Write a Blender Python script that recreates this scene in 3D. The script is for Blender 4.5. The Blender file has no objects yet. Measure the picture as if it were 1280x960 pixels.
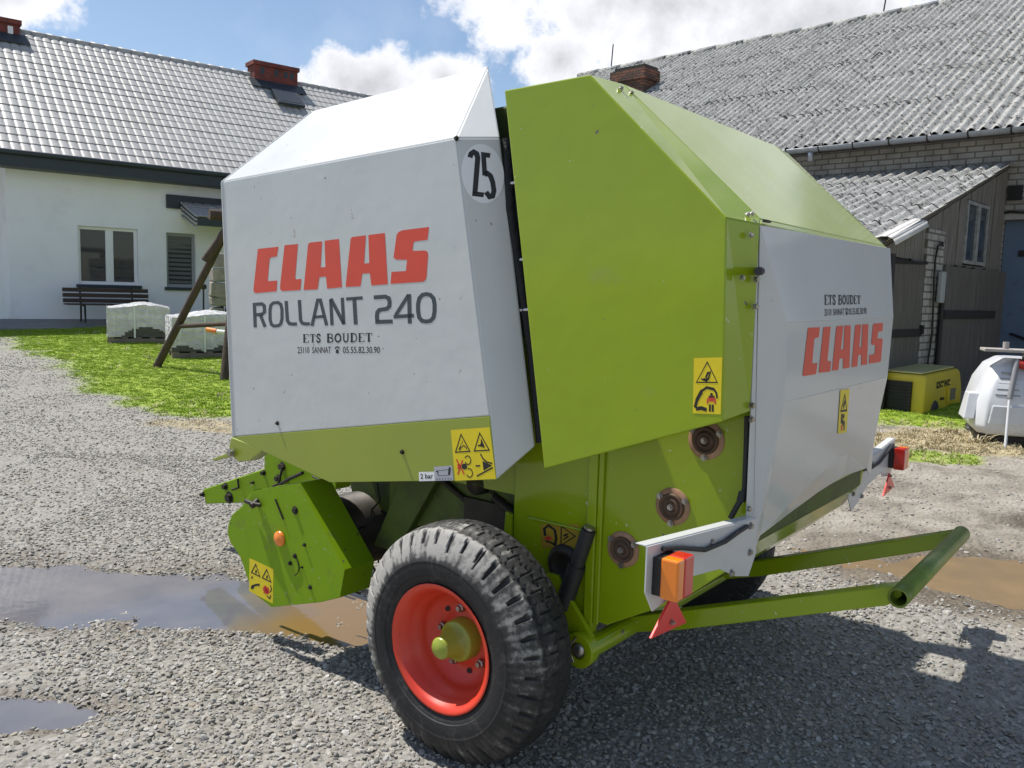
import bpy, bmesh, math, random
import numpy as np
from mathutils import Vector, Matrix
from math import radians, sin, cos, tan, pi, atan2, sqrt

random.seed(7)
rng = np.random.default_rng(7)
S = bpy.context.scene
COL = S.collection

# ------------------------------------------------------------------ camera, sky, sun, exposure
CAM_H, PITCH, ROLL, FPX = 1.62, radians(6.3), radians(1.7), 1060.0
fwd = Vector((0, cos(PITCH), -sin(PITCH)))
rt0 = Vector((1, 0, 0)); up0 = rt0.cross(fwd)
rt = rt0 * cos(ROLL) + up0 * sin(ROLL)
up = -rt0 * sin(ROLL) + up0 * cos(ROLL)
CAM = Vector((0, 0, CAM_H))
cd = bpy.data.cameras.new('camera'); cam = bpy.data.objects.new('camera', cd); COL.objects.link(cam)
cam.matrix_world = Matrix(((rt.x, up.x, -fwd.x, 0), (rt.y, up.y, -fwd.y, 0), (rt.z, up.z, -fwd.z, CAM_H), (0, 0, 0, 1)))
cd.sensor_width = 36; cd.lens = 36 * FPX / 1280; cd.clip_start = .05; cd.clip_end = 2000
S.camera = cam

SUN_AZ, SUN_EL = radians(-62), radians(60)
SUND = Vector((sin(SUN_AZ) * cos(SUN_EL), cos(SUN_AZ) * cos(SUN_EL), sin(SUN_EL)))
ld = bpy.data.lights.new('sun', 'SUN'); sun = bpy.data.objects.new('sun', ld); COL.objects.link(sun)
ld.energy = 5.0; ld.angle = radians(.53); ld.color = (1, .955, .89)
sun.rotation_euler = SUND.to_track_quat('Z', 'Y').to_euler()

vs = S.view_settings
vs.view_transform = 'Standard'; vs.look = 'None'; vs.exposure = 0.28; vs.gamma = 1; vs.use_curve_mapping = False

W = bpy.data.worlds.new('World'); S.world = W; W.use_nodes = True
nt = W.node_tree; N = nt.nodes; Lk = nt.links
N.clear()
def nn(t, **k):
    n = N.new(t)
    for a, b in k.items(): setattr(n, a, b)
    return n
wo = nn('ShaderNodeOutputWorld'); bg = nn('ShaderNodeBackground'); bg.inputs['Strength'].default_value = .095
sky = nn('ShaderNodeTexSky', sky_type='NISHITA', sun_disc=False, sun_elevation=SUN_EL, sun_rotation=SUN_AZ, air_density=1.0, dust_density=.6, ozone_density=1.6)
tc = nn('ShaderNodeTexCoord')
def ray(px, py): return (fwd + rt * ((px - 640) / FPX) - up * ((py - 480) / FPX))
def blob(px, py, rx, ry, d=None):
    """soft elliptical cloud bank round a sky direction (az/el radii in photo-degrees)"""
    d = d or ray(px, py).normalized()
    a = Vector((d.y, -d.x, 0)).normalized(); b = a.cross(d) * -1
    def dot(v, k):
        m = nn('ShaderNodeVectorMath', operation='DOT_PRODUCT'); Lk.new(tc.outputs['Generated'], m.inputs[0]); m.inputs[1].default_value = v * k
        return m.outputs['Value']
    x = dot(a, FPX / rx); y = dot(b, FPX / ry); z = dot(d, 1)
    def ma(op, *ins):
        m = nn('ShaderNodeMath', operation=op)
        for i, v in enumerate(ins):
            if isinstance(v, (int, float)): m.inputs[i].default_value = v
            else: Lk.new(v, m.inputs[i])
        return m.outputs[0]
    r2 = ma('ADD', ma('MULTIPLY', x, x), ma('MULTIPLY', y, y))
    f = ma('SUBTRACT', 1.0, ma('SQRT', r2))
    return ma('MINIMUM', f, ma('SUBTRACT', ma('MULTIPLY', ma('GREATER_THAN', z, 0), 4.0), 2.0)), ma
bl = []
for b in [(465, 112, 105, 62), (555, 95, 60, 40), (860, 5, 330, 100), (1000, 40, 260, 110), (20, -10, 70, 60), (700, 75, 70, 50), (1400, 60, 500, 140), (-500, 150, 400, 90), (640, -700, 700, 160), (300, -420, 260, 90), (2200, 100, 700, 140)]:
    o, ma = blob(*b); bl.append(o)
for az, el, rx, ry in [(172, 18, 800, 140), (26, 26, 420, 210)]:  # unseen cloud banks, added to light shaded faces and reflect in the tailgate roof
    az, el = radians(az), radians(el); o, ma = blob(0, 0, rx, ry, Vector((sin(az) * cos(el), cos(az) * cos(el), sin(el)))); bl.append(o)
m = bl[0]
for o in bl[1:]: m = ma('MAXIMUM', m, o)
def wnoise(sc, det, rough=.6):
    n = nn('ShaderNodeTexNoise'); n.inputs['Scale'].default_value = sc; n.inputs['Detail'].default_value = det; n.inputs['Roughness'].default_value = rough
    Lk.new(tc.outputs['Generated'], n.inputs['Vector']); return n.outputs['Fac']
n1 = wnoise(16, 8, .62); n2 = wnoise(5, 5)
dens = ma('ADD', m, ma('MULTIPLY', ma('SUBTRACT', n1, .5), 1.9))
mr = nn('ShaderNodeMapRange', interpolation_type='SMOOTHSTEP'); Lk.new(dens, mr.inputs[0]); mr.inputs[1].default_value = .05; mr.inputs[2].default_value = .42
wisp = nn('ShaderNodeMapRange'); Lk.new(n2, wisp.inputs[0]); wisp.inputs[1].default_value = .5; wisp.inputs[2].default_value = .8; wisp.inputs[4].default_value = .22
cov = ma('MAXIMUM', mr.outputs[0], wisp.outputs[0])
ccol = nn('ShaderNodeMapRange'); Lk.new(ma('ADD', dens, ma('MULTIPLY', ma('SUBTRACT', n2, .5), 1.2)), ccol.inputs[0]); ccol.inputs[1].default_value = .35; ccol.inputs[2].default_value = 1.15; ccol.inputs[3].default_value = 9.4; ccol.inputs[4].default_value = 6.0
cc = nn('ShaderNodeCombineXYZ')
Lk.new(ma('MULTIPLY', ccol.outputs[0], .965), cc.inputs[0]); Lk.new(ma('MULTIPLY', ccol.outputs[0], .975), cc.inputs[1]); Lk.new(ma('MULTIPLY', ccol.outputs[0], 1.03), cc.inputs[2])
skm = nn('ShaderNodeVectorMath', operation='MULTIPLY'); Lk.new(sky.outputs[0], skm.inputs[0]); skm.inputs[1].default_value = (1.12, 1.12, 1.12)
mx = nn('ShaderNodeMix', data_type='RGBA'); Lk.new(cov, mx.inputs[0]); Lk.new(skm.outputs[0], mx.inputs[6]); Lk.new(cc.outputs[0], mx.inputs[7])
Lk.new(mx.outputs[2], bg.inputs['Color']); Lk.new(bg.outputs[0], wo.inputs[0])

# ------------------------------------------------------------------ helpers
def px_ground(px, py, z=0.0):
    d = ray(px, py); return CAM + d * ((z - CAM_H) / d.z)
def px_plane(px, py, p0, n):
    d = ray(px, py); return CAM + d * ((Vector(p0) - CAM).dot(n) / d.dot(n))

class MB:
    """collects polygons for ONE mesh"""
    def __init__(s): s.v = []; s.f = []; s.mi = []; s.sm = []
    def poly(s, pts, mi=0, smooth=False):
        i = len(s.v); s.v += [tuple(p) for p in pts]; s.f.append(tuple(range(i, i + len(pts)))); s.mi.append(mi); s.sm.append(smooth)
    def raw(s, vs, fs, mi=0, smooth=False):
        i = len(s.v); s.v += [tuple(p) for p in vs]
        for f in fs: s.f.append(tuple(k + i for k in f)); s.mi.append(mi); s.sm.append(smooth)
    def box(s, a, b, mi=0, M=None):
        x0, y0, z0 = a; x1, y1, z1 = b
        vs = [Vector(p) for p in [(x0, y0, z0), (x1, y0, z0), (x1, y1, z0), (x0, y1, z0), (x0, y0, z1), (x1, y0, z1), (x1, y1, z1), (x0, y1, z1)]]
        if M: vs = [M @ p for p in vs]
        s.raw(vs, [(0, 3, 2, 1), (4, 5, 6, 7), (0, 1, 5, 4), (1, 2, 6, 5), (2, 3, 7, 6), (3, 0, 4, 7)], mi)
    def prism(s, pts, d, mi=0):
        """closed polygon extruded by vector d"""
        d = Vector(d); n = len(pts); p = [Vector(q) for q in pts]; vs = p + [q + d for q in p]
        fs = [tuple(range(n)), tuple(range(2 * n - 1, n - 1, -1))] + [(i, i + n, (i + 1) % n + n, (i + 1) % n) for i in range(n)]
        s.raw(vs, fs, mi)
    def tube(s, path, r, seg=10, mi=0, caps=True, r2=None):
        path = [Vector(p) for p in path]; rings = []; prev = None
        for i, p in enumerate(path):
            t = (path[min(i + 1, len(path) - 1)] - path[max(i - 1, 0)]).normalized()
            if prev is None:
                a = t.orthogonal().normalized()
            else:
                a = (prev - t * prev.dot(t)).normalized()
            prev = a; b = t.cross(a)
            rr = r if r2 is None else r + (r2 - r) * i / (len(path) - 1)
            rings.append([p + (a * cos(2 * pi * k / seg) + b * sin(2 * pi * k / seg)) * rr for k in range(seg)])
        vs = [q for R in rings for q in R]; fs = []
        for i in range(len(path) - 1):
            for k in range(seg): fs.append((i * seg + k, i * seg + (k + 1) % seg, (i + 1) * seg + (k + 1) % seg, (i + 1) * seg + k))
        s.raw(vs, fs, mi, True)
        if caps:
            s.poly(rings[0][::-1], mi); s.poly(rings[-1], mi)
    def beam(s, a, b, w, h, upv=(0, 0, 1), mi=0):
        a = Vector(a); b = Vector(b); t = (b - a).normalized(); u = Vector(upv); sd = t.cross(u).normalized(); u = sd.cross(t)
        c = [sd * x + u * y for x, y in ((-w / 2, -h / 2), (w / 2, -h / 2), (w / 2, h / 2), (-w / 2, h / 2))]
        s.prism([a + q for q in c][::-1], b - a, mi)
    def lathe(s, prof, c, ax, seg=32, mi=0, smooth=True, fn=None):
        """profile (offset along axis, radius); fn(angle, offset, radius)->radius"""
        c = Vector(c); ax = Vector(ax).normalized(); e1 = ax.orthogonal().normalized(); e2 = ax.cross(e1)
        n = len(prof); vs = []
        for k in range(seg):
            t = 2 * pi * k / seg; d = e1 * cos(t) + e2 * sin(t)
            for o, r in prof:
                vs.append(c + ax * o + d * (fn(t, o, r) if fn else r))
        fs = []
        for k in range(seg):
            k2 = (k + 1) % seg
            for i in range(n - 1): fs.append((k * n + i, k2 * n + i, k2 * n + i + 1, k * n + i + 1))
        s.raw(vs, fs, mi, smooth)
    def build(s, name, mats, parent=None, loc=None, fix=False, bevel=0, solid=0):
        me = bpy.data.meshes.new(name); me.from_pydata(s.v, [], s.f)
        mats = mats if isinstance(mats, (list, tuple)) else [mats]
        for m in mats: me.materials.append(m)
        me.polygons.foreach_set('material_index', s.mi); me.polygons.foreach_set('use_smooth', s.sm)
        if fix:
            bm = bmesh.new(); bm.from_mesh(me); bmesh.ops.remove_doubles(bm, verts=bm.verts, dist=1e-4); bmesh.ops.recalc_face_normals(bm, faces=bm.faces); bm.to_mesh(me); bm.free()
        me.update()
        o = bpy.data.objects.new(name, me); COL.objects.link(o)
        if parent: o.parent = parent
        if loc: o.location = loc
        if solid:
            md = o.modifiers.new('solid', 'SOLIDIFY'); md.thickness = solid; md.offset = -1
        if bevel:
            md = o.modifiers.new('bevel', 'BEVEL'); md.width = bevel; md.segments = 2; md.limit_method = 'ANGLE'; md.angle_limit = radians(30); md.harden_normals = False
        return o

def tag(o, label=None, cat=None, group=None, kind=None):
    if label: o['label'] = label
    if cat: o['category'] = cat
    if group: o['group'] = group
    if kind: o['kind'] = kind
    return o
def empty(name, loc=(0, 0, 0), rz=0, **k):
    o = bpy.data.objects.new(name, None); COL.objects.link(o); o.location = loc; o.rotation_euler = (0, 0, rz); o.empty_display_size = .2
    return tag(o, **k)

# ---- materials
def mat(name, col, rough=.5, metal=0.0, coat=0.0, var=None, vscale=8, dirt=None, dscale=3, dthr=(.55, .75), bump=0, bscale=60, spec=.5, coords='Object', stretch=(1, 1, 1), rvar=0, specks=None):
    m = bpy.data.materials.new(name); m.use_nodes = True; t = m.node_tree; p = t.nodes['Principled BSDF']
    p.inputs['Roughness'].default_value = rough; p.inputs['Metallic'].default_value = metal; p.inputs['Coat Weight'].default_value = coat; p.inputs['Coat Roughness'].default_value = .10
    p.inputs['Specular IOR Level'].default_value = spec
    tcn = t.nodes.new('ShaderNodeTexCoord'); mp = t.nodes.new('ShaderNodeMapping'); mp.inputs['Scale'].default_value = stretch
    t.links.new(tcn.outputs[coords], mp.inputs[0])
    def noise(sc, d=5, r=.6):
        n = t.nodes.new('ShaderNodeTexNoise'); n.inputs['Scale'].default_value = sc; n.inputs['Detail'].default_value = d; n.inputs['Roughness'].default_value = r
        t.links.new(mp.outputs[0], n.inputs['Vector']); return n.outputs['Fac']
    def ramp(f, a, b, c0, c1):
        r = t.nodes.new('ShaderNodeValToRGB'); t.links.new(f, r.inputs[0]); e = r.color_ramp.elements
        e[0].position = a; e[1].position = b; e[0].color = (*c0, 1); e[1].color = (*c1, 1); return r.outputs[0]
    out = None
    if var:
        out = ramp(noise(vscale), .3, .7, col, var)
    if dirt:
        f = t.nodes.new('ShaderNodeMapRange'); t.links.new(noise(dscale, 8, .7), f.inputs[0]); f.inputs[1].default_value = dthr[0]; f.inputs[2].default_value = dthr[1]
        mxn = t.nodes.new('ShaderNodeMix'); mxn.data_type = 'RGBA'; t.links.new(f.outputs[0], mxn.inputs[0])
        if out: t.links.new(out, mxn.inputs[6])
        else: mxn.inputs[6].default_value = (*col, 1)
        mxn.inputs[7].default_value = (*dirt, 1); out = mxn.outputs[2]
    if specks:      # small chips and dried splashes
        for sc_, lo_, hi_, c_ in specks:
            f = t.nodes.new('ShaderNodeMapRange'); t.links.new(noise(sc_, 2, .5), f.inputs[0]); f.inputs[1].default_value = lo_; f.inputs[2].default_value = hi_
            mxn = t.nodes.new('ShaderNodeMix'); mxn.data_type = 'RGBA'; t.links.new(f.outputs[0], mxn.inputs[0])
            if out: t.links.new(out, mxn.inputs[6])
            else: mxn.inputs[6].default_value = (*col, 1)
            mxn.inputs[7].default_value = (*c_, 1); out = mxn.outputs[2]
    if out: t.links.new(out, p.inputs['Base Color'])
    else: p.inputs['Base Color'].default_value = (*col, 1)
    if rvar:
        f = t.nodes.new('ShaderNodeMapRange'); t.links.new(noise(vscale * 1.7, 6), f.inputs[0]); f.inputs[1].default_value = .3; f.inputs[2].default_value = .7
        f.inputs[3].default_value = rough - rvar; f.inputs[4].default_value = rough + rvar; t.links.new(f.outputs[0], p.inputs['Roughness'])
    if bump:
        b = t.nodes.new('ShaderNodeBump'); b.inputs['Strength'].default_value = bump; b.inputs['Distance'].default_value = .02
        t.links.new(noise(bscale, 4), b.inputs['Height']); t.links.new(b.outputs[0], p.inputs['Normal'])
    return m
def brick_mat(name, c1, c2, mortar, bw, bh, ms, axes='XZ', bump=.5, rough=.9, off=.5):
    m = bpy.data.materials.new(name); m.use_nodes = True; t = m.node_tree; p = t.nodes['Principled BSDF']; p.inputs['Roughness'].default_value = rough
    tcn = t.nodes.new('ShaderNodeTexCoord'); sp = t.nodes.new('ShaderNodeSeparateXYZ'); cb = t.nodes.new('ShaderNodeCombineXYZ'); t.links.new(tcn.outputs['Object'], sp.inputs[0])
    if axes == 'BOX':
        ad = t.nodes.new('ShaderNodeMath'); t.links.new(sp.outputs[0], ad.inputs[0]); t.links.new(sp.outputs[1], ad.inputs[1]); t.links.new(ad.outputs[0], cb.inputs[0]); t.links.new(sp.outputs[2], cb.inputs[1])
    else:
        t.links.new(sp.outputs['XYZ'.index(axes[0])], cb.inputs[0]); t.links.new(sp.outputs['XYZ'.index(axes[1])], cb.inputs[1])
    b = t.nodes.new('ShaderNodeTexBrick'); t.links.new(cb.outputs[0], b.inputs['Vector']); b.offset = off
    b.inputs['Scale'].default_value = 1; b.inputs['Brick Width'].default_value = bw; b.inputs['Row Height'].default_value = bh; b.inputs['Mortar Size'].default_value = ms
    b.inputs['Color1'].default_value = (*c1, 1); b.inputs['Color2'].default_value = (*c2, 1); b.inputs['Mortar'].default_value = (*mortar, 1); b.inputs['Mortar Smooth'].default_value = .2
    n = t.nodes.new('ShaderNodeTexNoise'); n.inputs['Scale'].default_value = 3; n.inputs['Detail'].default_value = 8; t.links.new(tcn.outputs['Object'], n.inputs['Vector'])
    r = t.nodes.new('ShaderNodeValToRGB'); t.links.new(n.outputs[0], r.inputs[0]); r.color_ramp.elements[0].color = (.45, .43, .4, 1); r.color_ramp.elements[0].position = .3; r.color_ramp.elements[1].color = (1, 1, 1, 1); r.color_ramp.elements[1].position = .62
    mxn = t.nodes.new('ShaderNodeMix'); mxn.data_type = 'RGBA'; mxn.blend_type = 'MULTIPLY'; mxn.inputs[0].default_value = .7
    t.links.new(b.outputs['Color'], mxn.inputs[6]); t.links.new(r.outputs[0], mxn.inputs[7]); t.links.new(mxn.outputs[2], p.inputs['Base Color'])
    bu = t.nodes.new('ShaderNodeBump'); bu.invert = True; bu.inputs['Strength'].default_value = bump; bu.inputs['Distance'].default_value = .012; t.links.new(b.outputs['Fac'], bu.inputs['Height']); t.links.new(bu.outputs[0], p.inputs['Normal'])
    return m

GREEN = (.275, .375, .005)
M_green = mat('green_paint', GREEN, .45, coat=.85, spec=.1, var=(.255, .35, .006), vscale=2.5, dirt=(.27, .29, .12), dscale=5, dthr=(.62, .95), rvar=.10, specks=[(55, .735, .76, (.55, .58, .42)), (24, .755, .775, (.14, .13, .08))], bump=.34, bscale=1.6)
M_green_low = mat('green_paint_dusty', (.205, .345, .005), .5, coat=.1, spec=.15, var=(.185, .315, .006), vscale=4, dirt=(.14, .14, .06), dscale=9, dthr=(.55, .85), rvar=.10, specks=[(48, .71, .74, (.36, .38, .25)), (30, .72, .75, (.10, .09, .06))])
M_green_in = mat('green_paint_shaded_grimy', (.09, .135, .01), .6, var=(.045, .065, .012), vscale=5, dirt=(.03, .03, .02), dscale=7, dthr=(.5, .75))  # green paint with the shade of the inner parts painted in, plus grime
M_white = mat('light_grey_paint', (.56, .58, .57), .40, coat=.6, spec=.3, var=(.53, .55, .54), vscale=2, dirt=(.50, .50, .46), dscale=6, dthr=(.60, .95), rvar=.09, specks=[(42, .74, .765, (.30, .28, .24)), (17, .75, .78, (.42, .40, .35))], bump=.32, bscale=1.8)
M_white2 = mat('white_bracket_paint', (.56, .565, .56), .4, coat=.2, dirt=(.35, .33, .28), dscale=14, dthr=(.62, .8))
M_band = mat('green_band_paint', (.29, .345, .03), .38, coat=.3, var=(.265, .32, .035), vscale=3, dirt=(.3, .29, .15), dscale=6, dthr=(.62, .95))
M_redlet = mat('red_lettering_film', (.72, .07, .035), .4, var=(.66, .065, .035), vscale=14)
M_greylet = mat('dark_grey_lettering_film', (.045, .06, .068), .45)
M_black = mat('black_film', (.012, .012, .013), .5)
M_yellow = mat('yellow_sticker_film', (.78, .62, .008), .4, var=(.72, .56, .01), vscale=25)
M_amberst = mat('faded_amber_sticker_film', (.42, .27, .01), .5, var=(.3, .2, .02), vscale=25)
M_redpic = mat('red_pictogram_film', (.62, .05, .03), .5)
M_whitest = mat('white_sticker_film', (.8, .8, .8), .4)
M_greyst = mat('grey_sticker_film', (.42, .43, .47), .4)
M_rubber = mat('black_rubber', (.016, .016, .017), .6, var=(.03, .03, .031), vscale=9)
M_darkiron = mat('dark_greasy_iron', (.02, .019, .017), .55, metal=.4, var=(.05, .042, .03), vscale=12)
M_steel = mat('zinc_bolt', (.45, .45, .44), .35, metal=.9, var=(.25, .22, .18), vscale=30)
M_rust = mat('worn_copper_coloured_flange', (.30, .16, .085), .65, metal=.1, var=(.40, .25, .155), vscale=18)
M_brownrust = mat('rusty_brown_housing', (.13, .075, .045), .6, metal=.2, var=(.06, .035, .022), vscale=14)
M_netting = mat('black_netting', (.012, .012, .014), .75, bump=.6, bscale=40)
M_redrim = mat('red_rim_paint', (.70, .05, .018), .42, var=(.62, .042, .018), vscale=6, dirt=(.22, .05, .03), dscale=11, dthr=(.62, .85), coat=.15)
M_orange = mat('orange_lens', (.85, .22, .01), .2, coat=.6)
M_redlens = mat('red_lens', (.55, .018, .012), .2, coat=.6)
M_reflred = mat('red_reflector', (.75, .035, .025), .3, coat=.4, bump=.15, bscale=300)
M_tube = mat('worn_green_tube', (.20, .28, .03), .38, metal=.15, var=(.13, .18, .03), vscale=10, dirt=(.32, .30, .24), dscale=14, dthr=(.58, .75))

# tyre: dusty black rubber with its lit and shaded sides painted in
def tyre_mat():
    m = bpy.data.materials.new('dusty_shaded_tyre'); m.use_nodes = True; t = m.node_tree; p = t.nodes['Principled BSDF']; p.inputs['Roughness'].default_value = .7
    tcn = t.nodes.new('ShaderNodeTexCoord'); at = t.nodes.new('ShaderNodeAttribute'); at.attribute_name = 'dust_shade'
    n = t.nodes.new('ShaderNodeTexNoise'); n.inputs['Scale'].default_value = 22; n.inputs['Detail'].default_value = 9; n.inputs['Roughness'].default_value = .75; t.links.new(tcn.outputs['Object'], n.inputs['Vector'])
    ad = t.nodes.new('ShaderNodeMath'); ad.operation = 'ADD'; t.links.new(at.outputs['Fac'], ad.inputs[0]); t.links.new(n.outputs[0], ad.inputs[1])
    r = t.nodes.new('ShaderNodeValToRGB'); t.links.new(ad.outputs[0], r.inputs[0]); e = r.color_ramp.elements
    e[0].position = .55; e[0].color = (.013, .013, .014, 1); e[1].position = .95; e[1].color = (.30, .29, .27, 1); q = e.new(.75); q.color = (.05, .048, .046, 1)
    t.links.new(r.outputs[0], p.inputs['Base Color'])
    b = t.nodes.new('ShaderNodeBump'); b.inputs['Strength'].default_value = .35; b.inputs['Distance'].default_value = .01; t.links.new(n.outputs[0], b.inputs['Height']); t.links.new(b.outputs[0], p.inputs['Normal'])
    return m
M_tyre = tyre_mat()

# ------------------------------------------------------------------ the yard: one terrain sheet, puddles, lawn
def hash2(ix, iy, k=0):
    h = (ix.astype(np.int64) * 374761393 + iy.astype(np.int64) * 668265263 + k * 974634777) & 0x7fffffff
    h = ((h ^ (h >> 13)) * 1274126177) & 0x7fffffff
    return ((h ^ (h >> 16)) & 0xffff) / 65535.0
def vnoise(x, y, k=0):
    ix = np.floor(x); iy = np.floor(y); fx = x - ix; fy = y - iy; fx = fx * fx * (3 - 2 * fx); fy = fy * fy * (3 - 2 * fy)
    a = hash2(ix, iy, k); b = hash2(ix + 1, iy, k); c = hash2(ix, iy + 1, k); d = hash2(ix + 1, iy + 1, k)
    return (a * (1 - fx) + b * fx) * (1 - fy) + (c * (1 - fx) + d * fx) * fy
def fbm(x, y, o=4, k=0):
    s = 0; a = .5
    for i in range(o): s = s + a * vnoise(x * 2 ** i, y * 2 ** i, k + i); a *= .5
    return s / (1 - .5 ** o)
def sstep(a, b, x): t = np.clip((x - a) / (b - a), 0, 1); return t * t * (3 - 2 * t)
GBX = [-40, -14, -10.1, -7.4, -5.5, -3.9, -3.1, -1.5, 0, 1.5]; GBY = [34, 19, 16.7, 13.4, 10.9, 9.4, 9.15, 9.1, 9.4, 12]
def grass_mask(x, y):
    e = y - np.interp(x, GBX, GBY) + (fbm(x * 1.1, y * 1.1, 4, 5) - .5) * 1.5
    g = sstep(-.1, .5, e) * sstep(1.5, .5, x) * sstep(2.6, 2.0, (x * .777 + y * .63) * 0 + 0)
    a = ((x - 5.6) / 2.2) ** 2 + ((y - 10.2) / 1.1) ** 2 + (fbm(x * 2, y * 2, 4, 9) - .5) * 1.2
    b = ((x - 3.9) / .75) ** 2 + ((y - 7.75) / .28) ** 2 + (fbm(x * 3, y * 3, 4, 11) - .5) * 1.6
    return np.maximum(g, np.maximum(sstep(1.1, .7, a), .8 * sstep(1.0, .5, b)))
def straw_mask(x, y):
    a = ((x - 5.2) / 1.9) ** 2 + ((y - 8.45) / .65) ** 2 + (fbm(x * 2, y * 2, 4, 19) - .5) * 1.3
    b = ((x + 3.0) / .9) ** 2 + ((y - 8.9) / .35) ** 2 + (fbm(x * 2, y * 2, 4, 29) - .5) * 1.3
    return np.maximum(sstep(1.1, .6, a), .8 * sstep(1.1, .5, b))
def mud_mask(x, y):
    return sstep(-.12, .25, (x - 1.45) * .86 + (y - 5.2) * .5 + (fbm(x * 1.7, y * 1.7, 4, 13) - .5) * .9) * sstep(-.3, .4, x - .9)
def pud(x, y, cx, cy, rx, ry, rot=0, k=0, amp=1.0):
    c, s = cos(rot), sin(rot); u = ((x - cx) * c + (y - cy) * s) / rx; v = (-(x - cx) * s + (y - cy) * c) / ry
    return 1 - np.sqrt(u * u + v * v) + (fbm(x * 3.2, y * 3.2, 5, 31 + k) - .5) * amp
def puddle(x, y):
    a = pud(x, y, -2.2, 4.24, 1.6, .40, -.08, 0, 1.05); a = np.maximum(a, pud(x, y, -1.15, 4.12, .5, .34, 0, 7, .7))
    b = pud(x, y, -1.98, 2.98, .55, .16, .15, 1, .85); b = np.maximum(b, pud(x, y, -.72, 3.84, .24, .13, 0, 2, .6))
    c = pud(x, y, 3.0, 4.34, 1.05, .56, -.48, 3, .6); c = np.maximum(c, pud(x, y, 4.35, 5.7, .8, .22, .1, 4, .6))
    c = np.maximum(c, pud(x, y, .1, 6.6, .5, .2, 0, 5, .6))
    return np.maximum(np.maximum(a, b), c)
WATER_Z = -.022
def rise(x, y): return .14 * sstep(1.5, 2.3, (x + .229) * .616 + (y - 2.741) * .788) * sstep(-.6, .3, x)
def zbase(x, y): 
    t = np.clip(y - 5.5, 0, 60); t = np.where(t < 1, t * t / 2, t - .5); return np.minimum(.0335 * t, .56 + 0 * t) + rise(x, y)
def zt(x, y):
    p = puddle(x, y); m = mud_mask(x, y)
    z = zbase(x, y) + (fbm(x * 1.3, y * 1.3, 4, 3) - .5) * .035 + (fbm(x * 7, y * 7, 3, 23) - .5) * .012
    ruts = .02 * np.sin((x * .5 + y * .9) * 9 + 3 * fbm(x, y, 3, 41)) * fbm(x * 2, y * 2, 3, 43)
    z = z + m * (ruts + (fbm(x * 9, y * 9, 4, 47) - .5) * .03)
    near = sstep(7.5, 6.2, y)
    flat = sstep(-.45, .0, p) * near
    z = z * (1 - flat) + flat * (-.018 + rise(x, y) + (z - zbase(x, y)) * .35)
    return z - sstep(-.02, .55, p) * .05 * near
def axis(c0, c1, step, far, grow):
    a = list(np.arange(c0, c1 + 1e-6, step)); s = step
    while a[-1] < far[1]: s *= grow; a.append(a[-1] + s)
    s = step; b = []
    x = c0
    while x > far[0]: s *= grow; x -= s; b.append(x)
    return np.array(b[::-1] + a)
xs = axis(-3.2, 4.6, .028, (-900, 900), 1.045); ys = axis(2.2, 7.2, .028, (-60, 1500), 1.045)
X, Y = np.meshgrid(xs, ys); X = X.ravel(); Y = Y.ravel(); nx, ny = len(xs), len(ys)
Zt = zt(X, Y)
me = bpy.data.meshes.new('ground'); me.vertices.add(nx * ny); me.vertices.foreach_set('co', np.stack([X, Y, Zt], 1).ravel())
I = (np.arange(ny - 1)[:, None] * nx + np.arange(nx - 1)[None, :]).ravel(); Q4 = np.stack([I, I + 1, I + nx + 1, I + nx], 1)
me.loops.add(len(Q4) * 4); me.loops.foreach_set('vertex_index', Q4.ravel()); me.polygons.add(len(Q4)); me.polygons.foreach_set('loop_start', np.arange(len(Q4)) * 4); me.polygons.foreach_set('loop_total', np.full(len(Q4), 4)); me.polygons.foreach_set('use_smooth', np.ones(len(Q4), bool))
for nm, v in (('mud', mud_mask(X, Y)), ('grass', grass_mask(X, Y)), ('wet', sstep(-.62, .0, puddle(X, Y)) * sstep(7.5, 6, Y)), ('straw', straw_mask(X, Y))):
    a = me.attributes.new(nm, 'FLOAT', 'POINT'); a.data.foreach_set('value', v.astype(np.float32))
me.update(calc_edges=True)
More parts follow.
